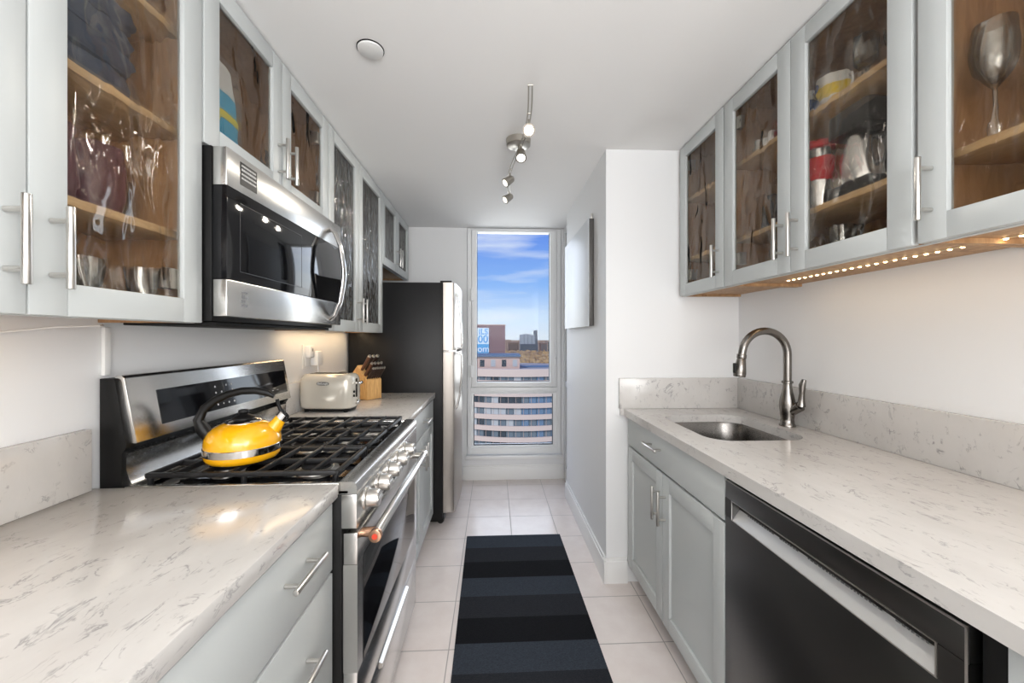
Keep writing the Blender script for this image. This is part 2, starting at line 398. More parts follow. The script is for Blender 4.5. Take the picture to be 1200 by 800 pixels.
# ------------------------------------------------------------------ handles
def bar_pull(parent, a, b, n, name='handle', r=.006, stand=.032):
    """bar between a and b (points on the bar axis), posts going back along -n"""
    a = Vector(a); b = Vector(b); n = Vector(n); q = B().cyl(a, b, r, seg=16, bev=.001)
    d = (b-a)
    for k in (.17, .83):
        pnt = a+d*k; q.cyl(pnt, pnt-n*stand, r*.75, seg=12)
    return q.build(name, 'nickel', parent)

# ------------------------------------------------------------------ wall cabinets
def wall_cabinet(label, n, xf, xw, y0, y1, z0, z1, doors, shelves, pane='ripple', group=None):
    """n = direction the doors face along x"""
    T = .019; xc = xf-n*T                     # carcass front
    r = thing('wall_cabinet', label, 'cabinet', ((xf+xw)/2, (y0+y1)/2, z0), group=group)
    xb = xw+n*.001
    c = B().box(xb, xc, y0, y0+.016, z0, z1).box(xb, xc, y1-.016, y1, z0, z1).box(xb, xc, y0+.016, y1-.016, z1-.016, z1)
    c.box(xb, xc, y0+.016, y1-.016, z0+.012, z0+.028).box(xb, xb+n*.008, y0+.016, y1-.016, z0+.028, z1-.016)
    c.build('carcass', 'ply', r)
    # painted face frame, seen at the edges and between the doors
    ff = B().box(xc-n*.001, xc-n*.018, y0, y0+.02, z0-.001, z1+.001).box(xc-n*.001, xc-n*.018, y1-.02, y1, z0-.001, z1+.001)
    ff.box(xc-n*.001, xc-n*.0175, y0+.02, y1-.02, z0-.001, z0+.03).box(xc-n*.001, xc-n*.0175, y0+.02, y1-.02, z1-.03, z1+.001)
    ff.build('face_frame', 'paint', r)
    for z in shelves:
        B().box(xb+n*.01, xc-n*.022, y0+.0165, y1-.0165, z-.018, z, .001).build('shelf', 'shelf_edge', r)
    for (a, b, hz) in doors:
        a += .0015; b -= .0015; S = .058
        d = B().box(xc, xf, a, a+S, z0, z1, .002).box(xc, xf, b-S, b, z0, z1, .002).box(xc, xf, a+S, b-S, z0, z0+S, .002).box(xc, xf, a+S, b-S, z1-S, z1, .002)
        d = d.build('door', 'paint', r)
        B().box(xc+n*.004, xc+n*.008, a+S-.004, b-S+.004, z0+S-.004, z1-S+.004).build('glass_pane', pane, d)
        hy = b-.03 if hz > 0 else a+.03
        hx = xf+n*.034
        bar_pull(d, (hx, hy, z0+.045), (hx, hy, z0+.185), (n, 0, 0))
        # concealed hinges on the other stile
        k = a+S+.006 if hz > 0 else b-S-.006
        for zz in (z0+.08, z1-.13): B().box(xc-n*.03, xc-n*.001, k-.012, k+.012, zz, zz+.05, .003).build('hinge', 'nickel', d)
    return r
ZT = 2.272
UL = -.755
wall_cabinet('light grey wall cabinet nearest the camera on the left, dark folded cloths inside', 1, UL, WL, .287, 1.043, 1.327, ZT, [(.287, .665, 1), (.665, 1.043, -1)], [1.555, 1.812, 2.06])
wall_cabinet('short light grey wall cabinet directly above the microwave', 1, UL, WL, 1.047, 1.812, 1.80, ZT, [(1.047, 1.425, 1), (1.425, 1.812, -1)], [])
wall_cabinet('light grey wall cabinet between microwave and refrigerator, streaked glass doors', 1, UL, WL, 1.815, 2.672, 1.32, ZT, [(1.815, 2.215, 1), (2.215, 2.672, -1)], [1.56, 1.83, 2.06], 'ripple_bold')
wall_cabinet('small light grey wall cabinet over the refrigerator', 1, UL, WL, 2.675, 3.47, 1.79, ZT, [(2.675, 3.07, 1), (3.07, 3.47, -1)], [], 'ripple_bold')
UR = .975
ZR = 1.505
wall_cabinet('narrow single door grey wall cabinet against the white end wall on the right', -1, UR, WR, 1.609, 2.016, ZR, ZT, [(1.612, 2.0, -1)], [1.703, 2.013])
wall_cabinet('two door grey wall cabinet above the sink, red canister and mugs inside', -1, UR, WR, .858, 1.607, ZR, ZT, [(.862, 1.236, 1), (1.236, 1.605, -1)], [1.703, 2.013])
wall_cabinet('grey wall cabinet at the right edge of the photo, wine glass inside', -1, UR, WR, .10, .855, ZR, ZT, [(.478, .853, 1), (.10, .478, -1)], [1.703])

# ------------------------------------------------------------------ base cabinets
def slab(parent, name, n, xf, a, b, z0, z1, T=.019): return B().box(xf-n*T, xf, a, b, z0, z1, .0015).build(name, 'paint', parent)
def shaker(parent, n, xf, a, b, z0, z1, hy, hz0, hz1):
    S = .06; T = .019; xc = xf-n*T
    d = B().box(xc, xf, a, a+S, z0, z1, .0015).box(xc, xf, b-S, b, z0, z1, .0015).box(xc, xf, a+S, b-S, z0, z0+S, .0015).box(xc, xf, a+S, b-S, z1-S, z1, .0015)
    d.box(xc, xf-n*.010, a+S-.002, b-S+.002, z0+S-.002, z1-S+.002)
    d = d.build('door', 'paint', parent)
    bar_pull(d, (xf+n*.033, hy, hz0), (xf+n*.033, hy, hz1), (n, 0, 0)); return d
def base_box(r, n, xf, xw, y0, y1, hollow=False):
    xc = xf-n*.0195; xb = xw+n*.001; top = .879
    c = B().box(xb, xc, y0, y0+.016, .1, top).box(xb, xc, y1-.016, y1, .1, top).box(xb, xc, y0+.016, y1-.016, .1, .116)
    c.box(xb, xb+n*.008, y0+.016, y1-.016, .116, top)
    c.box(xc-n*.016, xc, y0+.016, y1-.016, .84, top)
    c.build('carcass', 'paint', r)
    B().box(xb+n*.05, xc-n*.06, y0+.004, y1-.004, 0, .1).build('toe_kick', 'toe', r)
BL = -.410
r = thing('base_cabinet', 'light grey three drawer base cabinet in the left foreground beside the range', 'cabinet', (-.7, .63, 0))
base_box(r, 1, BL, WL, .255, 1.008)
for z0_, z1_ in ((.700, .868), (.402, .692), (.104, .394)):
    d = slab(r, 'drawer', 1, BL, .257, 1.006, z0_, z1_)
    zc = z1_-(.066 if z1_ > .8 else .110)
    bar_pull(d, (BL+.033, .757, zc), (BL+.033, .892, zc), (1, 0, 0)); bar_pull(d, (BL+.033, .37, zc), (BL+.033, .505, zc), (1, 0, 0))
r = thing('base_cabinet', 'light grey base cabinet under the left counter beside the camera', 'cabinet', (-.7, -.1, 0))
base_box(r, 1, BL, WL, -.4, .252); shaker(r, 1, BL, -.398, .250, .104, .868, -.36, .66, .80)
r = thing('base_cabinet', 'light grey base cabinet between the range and the refrigerator', 'cabinet', (-.7, 2.22, 0))
base_box(r, 1, BL, WL, 1.800, 2.640)
d = slab(r, 'drawer', 1, BL, 1.802, 2.638, .732, .868); bar_pull(d, (BL+.033, 2.24, .80), (BL+.033, 2.38, .80), (1, 0, 0))
shaker(r, 1, BL, 1.802, 2.219, .104, .724, 2.19, .545, .685); shaker(r, 1, BL, 2.222, 2.638, .104, .724, 2.252, .545, .685)
BR = .70
r = thing('base_cabinet', 'grey sink base cabinet with two recessed panel doors under the sink', 'cabinet', (1.0, 1.59, 0))
base_box(r, -1, BR, WR, 1.150, 2.002)
d = slab(r, 'drawer', -1, BR, 1.152, 2.000, .732, .868); bar_pull(d, (BR-.033, 1.58, .815), (BR-.033, 1.72, .815), (-1, 0, 0))
shaker(r, -1, BR, 1.152, 1.584, .104, .722, 1.556, .52, .66); shaker(r, -1, BR, 1.587, 2.000, .104, .722, 1.615, .52, .66)
r = thing('base_cabinet', 'grey base cabinet right of the dishwasher at the photo edge', 'cabinet', (1.0, .05, 0))
base_box(r, -1, BR, WR, -.4, .500); shaker(r, -1, BR, -.398, .498, .104, .868, -.36, .66, .80)

# ------------------------------------------------------------------ countertops
tag(B().box(WL+.001, -.398, -.4, 1.012, .880, .915, .003).build('countertop', 'quartz'), 'white veined quartz countertop in the left foreground', 'countertop')
tag(B().box(WL+.001, -.398, 1.797, 2.652, .880, .915, .003).build('countertop', 'quartz'), 'short veined quartz countertop under the toaster and knife block', 'countertop')
tag(B().box(WL+.001, WL+.020, -.4, .994, .9155, 1.066, .0015).build('backsplash', 'quartz_splash'), 'low quartz backsplash on the left wall in the foreground', 'backsplash')
tag(B().box(WL+.001, WL+.020, 1.797, 2.652, .9155, 1.066, .0015).build('backsplash', 'quartz_splash'), 'low quartz backsplash behind the toaster', 'backsplash')
def rrect(x0, x1, y0, y1, r, z, n=8):
    out = []
    for cx, cy, a0 in ((x1-r, y1-r, 0), (x0+r, y1-r, 90), (x0+r, y0+r, 180), (x1-r, y0+r, 270)):
        for i in range(n+1):
            a = math.radians(a0+90*i/n); out.append((cx+r*math.cos(a), cy+r*math.sin(a), z))
    return out
SX0, SX1, SY0, SY1 = .792, 1.172, 1.365, 1.835
b = B(); bm = b.bm
outer = [bm.verts.new(q) for q in ((.679, -.4, .915), (WR-.001, -.4, .915), (WR-.001, 2.018, .915), (.660, 2.018, .915), (.660, 2.003, .915), (.679, 2.003, .915))]
inner = [bm.verts.new(q) for q in rrect(SX0, SX1, SY0, SY1, .09, .915)]
ed = [bm.edges.new((L[i], L[(i+1) % len(L)])) for L in (outer, inner) for i in range(len(L))]
bmesh.ops.triangle_fill(bm, use_beauty=True, use_dissolve=False, edges=ed)
ex = bmesh.ops.extrude_face_region(bm, geom=list(bm.faces))
bmesh.ops.translate(bm, vec=(0, 0, -.035), verts=[v for v in ex['geom'] if isinstance(v, bmesh.types.BMVert)])
tag(b.build('countertop', 'quartz'), 'long veined quartz countertop on the right with an undermount sink', 'countertop')
tag(B().box(WR-.020, WR-.001, -.4, 1.999, .9155, 1.075, .0015).build('backsplash', 'quartz_splash'), 'long quartz backsplash behind the faucet on the right wall', 'backsplash')
tag(B().box(.655, WR-.001, 2.0, 2.019, .9155, 1.075, .0015).build('backsplash', 'quartz_splash'), 'short quartz backsplash on the end wall beside the sink', 'backsplash')

# sink
r = thing('sink', 'undermount stainless steel kitchen sink in the right countertop', 'sink', (.98, 1.6, .70))
b = B(); bm = b.bm
loops = [rrect(SX0-.012, SX1+.012, SY0-.012, SY1+.012, .10, .8795), rrect(SX0-.004, SX1+.004, SY0-.004, SY1+.004, .092, .8795), rrect(SX0, SX1, SY0, SY1, .09, .87), rrect(SX0+.006, SX1-.006, SY0+.006, SY1-.006, .09, .73), rrect(SX0+.03, SX1-.03, SY0+.03, SY1-.03, .08, .705), rrect(SX0+.12, SX1-.12, SY0+.15, SY1-.15, .05, .70)]
rg = [[bm.verts.new(q) for q in L] for L in loops]
for A, C in zip(rg, rg[1:]):
    for i in range(len(A)): bm.faces.new((A[i], A[(i+1) % len(A)], C[(i+1) % len(A)], C[i]))
bm.faces.new(rg[-1]); b.build('basin', 'sink', r)
B().lathe([(0, .702), (.03, .702), (.042, .708), (.045, .703)], (.98, 1.6, 0)).build('drain', 'chrome', r)

# faucet
FX, FY = 1.238, 1.585
r = thing('faucet', 'brushed nickel gooseneck pull-down faucet behind the sink', 'faucet', (FX, FY, .9155))
B().lathe([(0, 0), (.030, 0), (.030, .006), (.026, .012), (.024, .03), (.027, .055), (.030, .085), (.028, .11), (.020, .145), (.0165, .17), (.0165, .185), (0, .185)], (FX, FY, .9155)).build('body', 'faucet', r)
B().lathe([(.0165, 0), (.021, .002), (.021, .010), (.0165, .012)], (FX, FY, 1.095)).build('collar', 'faucet', r)
R_ = .098; zc = 1.218
pts = [(FX, FY, 1.10), (FX, FY, 1.15), (FX, FY, 1.19)] + [(FX-R_+R_*math.cos(a), FY, zc+R_*math.sin(a)) for a in [math.radians(k*9) for k in range(0, 20)]]
tip = Vector(pts[-1]); pts.append((tip.x-.004, FY, tip.z-.02))
B().tube(pts, .0155, 16, up=(0, 1, 0)).build('spout', 'faucet', r)
hd = Vector((-.12, 0, -1)).normalized(); a = Vector(pts[-1])
b = B(); b.cyl(a-hd*.005, a+hd*.012, .0185, .0185, 20, .001); b.cyl(a+hd*.012, a+hd*.075, .0165, .0245, 24, .001); b.cyl(a+hd*.075, a+hd*.09, .0245, .0225, 24, .001)
sh = b.build('spray_head', 'faucet', r)
q = a+hd*.052
B().box(q.x-.028, q.x-.017, FY-.009, FY+.009, q.z-.022, q.z+.020, .003).build('spray_button', 'black', sh)
b = B(); b.cyl((FX+.005, FY-.01, .975), (FX+.016, FY-.05, 1.008), .018, .021, 20, .003); b.build('valve', 'faucet', r)
b = B(); b.tube([(FX+.016, FY-.052, 1.008), (FX+.017, FY-.054, 1.03), (FX+.016, FY-.058, 1.06), (FX+.014, FY-.062, 1.095), (FX+.017, FY-.068, 1.118)], .01, 14, rs=[.017, .012, .010, .0125, .008]); b.build('lever', 'faucet', r)

# ------------------------------------------------------------------ dishwasher
r = thing('dishwasher', 'dark stainless steel dishwasher under the right countertop', 'dishwasher', (1.0, .84, 0))
DY0, DY1 = .542, 1.146
B().box(.725, WR-.02, DY0+.01, DY1-.002, .10, .872, .002).build('tub', 'black', r)
PY0, PY1, PZ0, PZ1 = .585, 1.112, .752, .806
b = B()
b.box(.700, .724, DY0, DY1, PZ1, .862, .002).box(.700, .724, DY0, DY1, .105, PZ0, .002).box(.700, .724, DY0, PY0, PZ0, PZ1).box(.700, .724, PY1, DY1, PZ0, PZ1)
door = b.build('door', 'dish', r)
B().box(.7235, .7245, PY0, PY1, PZ0+.02, PZ1).build('pocket_back', 'dish', door)
pk = B()
pk.prism([(.7005, PZ0), (.7235, PZ0), (.7235, PZ0+.030)], 'y', PY0, PY1)
pk.build('pocket_handle', 'dishlight', door)
random.seed(4)
for (ya_, yb_) in ((.612, .665), (.69, .86), (.89, .945), (.97, 1.07)):
    b = B(); y = ya_
    while y < yb_:
        w_ = random.uniform(.003, .008); b.box(.7205, .7212, y, y+w_, PZ0+.0285, PZ0+.0325); y += w_+.0035
    b.build('control_marks', 'logo', door)
tr = B().box(.6985, .7005, PY0-.003, PY1+.003, PZ1, PZ1+.0016).box(.6985, .7005, PY0-.003, PY1+.003, PZ0-.0014, PZ0).box(.6985, .7005, PY0-.002, PY0, PZ0, PZ1).box(.6985, .7005, PY1, PY1+.002, PZ0, PZ1)
tr.build('pocket_trim', 'nickel', door)
B().box(.6992, .7012, DY0, DY0+.004, .107, .86).box(.6992, .7012, DY0, DY1, .858, .8618).build('door_edge', 'nickel', door)
B().box(.735, .80, DY0+.01, DY1-.01, 0, .10).build('toe_kick', 'toe', r)
tag(B().box(.716, .9, .503, .538, 0, .872, .002).build('gap_shade', 'blackmatte'), 'narrow black strip standing for the shaded gap right of the dishwasher', 'panel')  # black strip put in for the shade of the gap

# ------------------------------------------------------------------ range
RY0, RY1 = 1.020, 1.790
r = thing('range', 'stainless steel gas range with black grates and oven below', 'stove', (-.68, 1.4, 0))
B().box(-.985, -.392, RY0, RY1, .03, .884, .003).box(-.95, -.45, RY0+.03, RY1-.03, 0, .03).build('body', 'black', r)
ct = B().box(-.93, -.375, RY0, RY1, .885, .8958, .002)
ct.prism([(-.400, .885), (-.400, .917), (-.366, .917), (-.357, .912), (-.354, .903), (-.354, .885)], 'y', RY0, RY1)
ct.box(-.93, -.40, RY0, RY0+.016, .8955, .914, .003).box(-.93, -.40, RY1-.016, RY1, .8955, .914, .003)
ct.build('cooktop', 'steel', r)
B().box(-.92, -.405, RY0+.02, RY1-.02, .8956, .8996).build('cooktop_well', 'blackglass', r)
# front control panel and knobs
B().box(-.395, -.354, RY0, RY1, .795, .884, .003).build('control_panel', 'steel', r)
kn = None
for i in range(5):
    y = 1.092+.1165*i; z = .846
    if kn is None:
        k0 = thing('x', '', ''); bpy.data.objects.remove(k0)
        kn = B().lathe([(0, 0), (.030, 0), (.030, .006), (.0245, .008), (.0235, .034), (.021, .038), (0, .038)], (0, 0, 0), 28)
        kn.box(-.004, .004, -.023, .023, .034, .041, .002)
        kn.rot(Matrix.Rotation(PI/2, 4, 'Y')); kn = kn.build('knob', 'nickel', r, world=False)
        kr = B().lathe([(.024, .0), (.0315, .0), (.0315, .003), (.024, .003)], (0, 0, 0), 28).rot(Matrix.Rotation(PI/2, 4, 'Y')).build('knob_ring', 'chrome', kn, world=False)
        c = kn
    else: c = copy_tree(kn, r)
    c.location = Vector((-.3545, y, z)) - r.location
# oven door
DZ0, DZ1 = .300, .782
d = B().box(-.390, -.354, RY0+.004, RY1-.004, DZ0, .42, .002).box(-.390, -.354, RY0+.004, RY1-.004, .70, DZ1, .002).box(-.390, -.354, RY0+.004, RY0+.052, .42, .70).box(-.390, -.354, RY1-.052, RY1-.004, .42, .70)
door = d.build('oven_door', 'steel', r)
B().box(-.388, -.3525, RY0+.050, RY1-.050, .418, .702, .001).build('oven_window', 'blackglass', door)
hb = B().cyl((-.314, RY0+.03, .765), (-.314, RY1-.03, .765), .0145, seg=24, bev=.002)
hb = hb.build('oven_handle', 'steel', door)
for yy, m_ in ((RY0+.045, 'copper'), (RY1-.045, 'nickel')):
    B().cyl((-.354, yy, .765), (-.31, yy, .765), .0125, .0145, 20).build('handle_post', m_, hb)
B().cyl((-.314, RY0+.018, .765), (-.314, RY0+.034, .765), .017, seg=24, bev=.002).build('handle_end', 'copper', hb)
B().cyl((-.314, RY0+.0155, .765), (-.314, RY0+.018, .765), .0075, seg=24).build('badge', 'red_badge', hb)
B().cyl((-.314, RY1-.034, .765), (-.314, RY1-.018, .765), .017, seg=24, bev=.002).build('handle_end', 'steel', hb)
dr = B().box(-.390, -.356, RY0+.004, RY1-.004, .085, .292, .003).build('storage_drawer', 'steel', r)
B().prism([(-.356, .262), (-.345, .268), (-.345, .280), (-.356, .284)], 'y', RY0+.2, RY1-.2).build('drawer_grip', 'nickel', dr)
# burners
for (bx, by, rr) in ((-.52, 1.17, .045), (-.52, 1.64, .052), (-.78, 1.17, .036), (-.78, 1.64, .045), (-.65, 1.405, .055)):
    q = B().lathe([(rr*1.35, .8998), (rr*1.3, .904), (rr*1.0, .907), (rr*1.0, .911), (0, .911)], (bx, by, 0), 28).build('burner', 'nickel', r)
    B().lathe([(rr*.92, .9112), (rr*.95, .916), (rr*.8, .919), (0, .920)], (bx, by, 0), 28).build('burner_cap', 'iron', q)
# grates: three sections
gw = (RY1-RY0-.05)/3
for i in range(3):
    a = RY0+.025+gw*i+.002; e_ = a+gw-.004; xa, xb_ = -.905, -.412; b = B(); T = .0058; z0_, z1_ = .924, .937
    b.box(xa, xb_, a, a+2*T, z0_, z1_, .003).box(xa, xb_, e_-2*T, e_, z0_, z1_, .003)
    b.box(xa, xa+2*T, a, e_, z0_, z1_, .003).box(xb_-2*T, xb_, a, e_, z0_, z1_, .003)
    nb = 7
    for k in range(1, nb):
        xx = xa+(xb_-xa)*k/nb; b.box(xx-T*.8, xx+T*.8, a, e_, z0_+.001, z1_+.002, .003)
    mid = (a+e_)/2; b.box(xa, xb_, mid-T, mid+T, z0_-.004, z1_-.002, .003)
    for cx_ in (xa+.01, (xa+xb_)/2, xb_-.01):
        for cy_ in (a+.008, e_-.008): b.cyl((cx_, cy_, .8998), (cx_, cy_, .926), .006, .008, 10)
    b.build('grate', 'iron', r)
# backguard
bgd = B().prism([(-.988, .90), (-.935, .90), (-.935, .998), (-.925, 1.010), (-.925, 1.02), (-.952, 1.180), (-.955, 1.186), (-.988, 1.186)], 'y', RY0, RY0+.030, .001).prism([(-.988, .90), (-.935, .90), (-.935, .998), (-.925, 1.010), (-.925, 1.02), (-.952, 1.180), (-.955, 1.186), (-.988, 1.186)], 'y', RY1-.030, RY1, .001)
bgd.box(-.988, -.965, RY0+.03, RY1-.03, .90, 1.186)
bk = bgd.build('backguard', 'black', r)
B().prism([(-.964, 1.019), (-.909, 1.019), (-.940, 1.187), (-.947, 1.193), (-.964, 1.193)], 'y', RY0+.012, RY1-.004, .0035).build('control_console', 'steel', bk)
ri = [(-.964, .912), (-.905, .906), (-.918, .914), (-.928, .93), (-.935, .955), (-.934, .985), (-.930, .994), (-.964, .994)]
B().prism(ri, 'y', RY0+.012, RY1-.004).build('riser', 'steel', bk)
# console glass, in the console's own slanted plane
up = Vector((-.031, 0, .168)).normalized(); outn = Vector((.168, 0, .031)).normalized(); o0 = Vector((-.909, 0, 1.019))
def on_console(y, s, d_=0): return o0+up*s+outn*d_+Vector((0, y, 0))
b = B(); L = [on_console(y, s_, d_) for y in (1.115, 1.765) for s_ in (.032, .128) for d_ in (-.002, .0012)]
vs = [b.bm.verts.new(q) for q in L]
for f_ in ((0, 1, 3, 2), (4, 6, 7, 5), (0, 4, 5, 1), (2, 3, 7, 6), (1, 5, 7, 3), (0, 2, 6, 4)): b.bm.faces.new([vs[i] for i in f_])
gl = b.build('control_glass', 'blackglass', bk)
MB_ = basis((0, 1, 0), up)
for row in range(4):
    for cc in range(4):
        if (row+cc) % 5 == 4: continue
        kc = on_console(1.335+.027*cc, .048+.02*row, .0012); wd = .0030 if row % 2 else .0055
        B().cyl(kc-Vector((0, 0, 0)), kc+outn*.0005, .0032 if row != 1 else .0022, seg=12).build('key_print', 'offwhite_dot', gl)
for cc in range(3): B().box(-.0003, .0003, -.006, .006, -.0008, .0008).rot(Matrix.Translation(on_console(1.62+.035*cc, .05, .0014))).build('key_print', 'offwhite_dot', gl)

# ------------------------------------------------------------------ kettle
r = thing('kettle', 'yellow enamel tea kettle with black handle on the front of the range', 'kettle', (-.725, 1.160, .9395), math.radians(12))
r.scale = (.875, .875, 1.06)
prof = [(0, 0), (.088, 0), (.100, .004), (.1075, .014), (.1085, .022)]
B().lathe(prof, seg=48).build('base', 'yellow', r, world=False)
B().lathe([(.1085, .0222), (.1098, .023), (.1102, .040), (.1090, .0412)], seg=48).build('steel_band', 'chrome', r, world=False)
B().lathe([(.1085, .0412), (.1085, .052), (.105, .066), (.095, .080), (.080, .091), (.062, .098), (.050, .1005), (.048, .099)], seg=48).build('body', 'yellow', r, world=False)
lid = B().lathe([(.051, .0985), (.052, .102), (.046, .106), (.030, .110), (0, .111)], seg=40).build('lid', 'chrome', r, world=False)
B().lathe([(.032, .1095), (.033, .113), (.020, .118), (.012, .121), (.016, .127), (.014, .133), (0, .135)], seg=28).build('lid_knob', 'black', lid, world=False)
sp_ = B().tube([(.080, 0, .070), (.098, 0, .088), (.112, 0, .106)], .02, 20, rs=[.026, .020, .0165]).build('spout', 'yellow', r, world=False)
b = B().tube([(.111, 0, .105), (.122, 0, .118)], .0175, 20, rs=[.018, .0175]); b.build('spout_collar', 'chrome', sp_, world=False)
b = B().tube([(.118, 0, .115), (.108, 0, .130), (.101, 0, .146), (.099, 0, .158)], .006, 10, rs=[.007, .006, .005, .006]).build('whistle_lever', 'black', sp_, world=False)
hp = [(-.098, 0, .062), (-.118, 0, .088), (-.128, 0, .110), (-.112, 0, .140), (-.082, 0, .161), (-.045, 0, .176), (-.005, 0, .184), (.035, 0, .184), (.070, 0, .176), (.090, 0, .166)]
B().tube(hp, .01, 14, rs=[.017, .0185, .015, .0115, .0105, .010, .010, .010, .009, .006], up=(0, 1, 0), flatx=1.0).build('handle', 'black', r, world=False)

# ------------------------------------------------------------------ microwave
MY0, MY1 = 1.052, 1.808
r = thing('microwave', 'over-the-range stainless microwave with black glass door and curved handle', 'microwave', (-.85, 1.43, 1.33))
B().box(WL+.001, -.739, MY0, MY1, 1.332, 1.794, .003).build('body', 'black', r)
B().box(-.98, -.745, MY0+.02, MY1-.02, 1.322, 1.331, .002).build('underside_grille', 'blackmatte', r)
b = B().box(-.737, -.700, MY0, MY1, 1.690, 1.792, .003).build('top_band', 'steel', r)
dr = B().box(-.737, -.700, MY0, MY1, 1.345, 1.443, .003).build('bottom_band', 'steel', r)
B().box(-.738, -.7005, MY0+.001, MY1-.001, 1.444, 1.689, .001).build('door_glass', 'blackglass', r)
b = B()
for (a_, c_, e_, g_) in ((1.105, 1.45, 1.470, 1.4715), (1.105, 1.45, 1.6585, 1.66), (1.105, 1.1065, 1.470, 1.66), (1.4485, 1.45, 1.470, 1.66)): b.box(-.7006, -.7000, a_, c_, e_, g_)
b.build('screen_outline', 'charcoal', r)
h = [( -.702, 1.700, 1.755), (-.680, 1.698, 1.735), (-.658, 1.698, 1.68), (-.645, 1.698, 1.60), (-.642, 1.698, 1.56), (-.645, 1.698, 1.52), (-.658, 1.698, 1.44), (-.680, 1.698, 1.385), (-.702, 1.700, 1.365)]
B().tube(h, .016, 16, up=(0, 1, 0), flatx=.55).build('handle', 'chrome', r)
st = B().box(-.6998, -.6990, 1.105, 1.180, 1.712, 1.775).build('sticker', 'black', r)
FR = basis((0, 1, 0), (0, 0, 1))
random.seed(21)
for i in range(4):                                  # rows of tiny unreadable marks, as in the photo
    b = B(); y = 1.110
    while y < 1.174:
        w_ = random.choice((.003, .004, .0055)); b.box(-.6991, -.6987, y, min(y+w_, 1.176), 1.7635-.0115*i, 1.7685-.0115*i+(.001 if i == 1 else 0)); y += w_+.0018
    b.build('printed_row', 'offwhite_dot', st)
b = B().box(-.7001, -.6994, 1.112, 1.136, 1.412, 1.417).box(-.7001, -.6994, 1.112, 1.125, 1.398, 1.408).box(-.7001, -.6994, 1.128, 1.136, 1.396, 1.402).box(-.7001, -.6994, 1.112, 1.127, 1.386, 1.394).box(-.7001, -.6994, 1.112, 1.136, 1.374, 1.381)
b.build('emblem', 'logo', dr)
B().box(-.6999, -.6990, 1.752, 1.80, 1.362, 1.392).build('display_window', 'blackglass', r)

# ------------------------------------------------------------------ fridge
r = thing('refrigerator', 'black sided refrigerator with stainless doors at the end of the left run', 'refrigerator', (-.65, 2.97, 0))
FY0, FY1 = 2.672, 3.300
B().box(-.985, -.352, FY0, FY1, .045, 1.664, .004).build('body', 'fridgeblack', r)
B().box(-.95, -.345, FY0+.02, FY1-.02, .02, .08, .003).build('base_grille', 'black', r)
for yy in (FY0+.05, FY1-.05):
    for xx in (-.37, -.93): B().cyl((xx, yy-.014, .022), (xx, yy+.014, .022), .022, seg=20, bev=.002).build('caster', 'rubber', r)
def fdoor(z0_, z1_):
    b = B(); pf = [(-.347, FY0+.001), (-.283, FY0+.001), (-.274, FY0+.006), (-.268, FY0+.03)]
    for i in range(1, 8): pf.append((-.268+.012*math.sin(PI*i/8), FY0+.03+(FY1-FY0-.06)*i/8))
    pf += [(-.268, FY1-.03), (-.274, FY1-.006), (-.283, FY1-.001), (-.347, FY1-.001)]
    b.prism(pf, 'z', z0_, z1_); return b
fz = fdoor(1.200, 1.664).build('freezer_door', 'steel_v', r); fd = fdoor(.09, 1.188).build('fridge_door', 'steel_v', r)
B().box(-.352, -.347, FY0+.006, FY1-.006, .09, 1.66).build('door_gasket', 'rubber', r)
yh = FY0+.055
B().tube([(-.270, yh, 1.60), (-.258, yh, 1.585), (-.240, yh, 1.50), (-.228, yh, 1.38), (-.222, yh, 1.26), (-.226, yh, 1.215), (-.262, yh, 1.208)], .0075, 14, up=(0, 1, 0)).build('handle', 'chrome', fz)
B().tube([(-.262, yh, 1.178), (-.226, yh, 1.172), (-.222, yh, 1.13), (-.226, yh, 1.02), (-.238, yh, .90), (-.257, yh, .805), (-.270, yh, .79)], .0075, 14, up=(0, 1, 0)).build('handle', 'chrome', fd)
B().box(-.347, -.262, FY0, FY0+.10, 1.1885, 1.1995, .002).build('hinge_trim', 'chrome', r)
B().box(-.37, -.29, FY0+.01, FY0+.07, 1.6645, 1.678, .004).build('hinge_cover', 'black', r)

# ------------------------------------------------------------------ toaster
r = thing('toaster', 'cream two slice toaster on the counter beside the range', 'toaster', (-.838, 2.035, .9155), math.radians(-5))
def superell(w, d_, z, p_=5, n=44):
    out = []
    for k in range(n):
        a = 2*PI*k/n; c_, s_ = math.cos(a), math.sin(a)
        out.append((w*math.copysign(abs(c_)**(2/p_), c_), d_*math.copysign(abs(s_)**(2/p_), s_), z))
    return out
def loft(b, loops, cap=(True, True)):
    rg = [[b.bm.verts.new(q) for q in L] for L in loops]
    for A, C in zip(rg, rg[1:]):
        for i in range(len(A)): b.bm.faces.new((A[i], A[(i+1) % len(A)], C[(i+1) % len(A)], C[i]))
    if cap[0]: b.bm.faces.new(rg[0][::-1])
    if cap[1]: b.bm.faces.new(rg[-1])
    return b
loft(B(), [superell(.125, .066, .018), superell(.131, .073, .024), superell(.134, .078, .07), superell(.134, .078, .13), superell(.132, .075, .160), superell(.126, .068, .178), superell(.116, .056, .188), superell(.10, .045, .190)]).build('body', 'cream', r, world=False)
loft(B(), [superell(.118, .062, .006), superell(.122, .065, .0178)]).build('base', 'black', r, world=False)
for sx_ in (-.1, .1):
    for sy_ in (-.045, .045): B().cyl((sx_, sy_, 0), (sx_, sy_, .006), .010).build('foot', 'rubber', r, world=False)
for sy_ in (-.022, .022): B().box(-.09, .09, sy_-.012, sy_+.012, .1895, .1912, .001).build('slot', 'blackmatte', r, world=False)
B().box(.1335, .137, -.006, .006, .07, .165, .001).build('lever_slot', 'blackmatte', r, world=False)
B().box(.135, .163, -.020, .020, .135, .150, .005).build('lever', 'chrome', r, world=False)
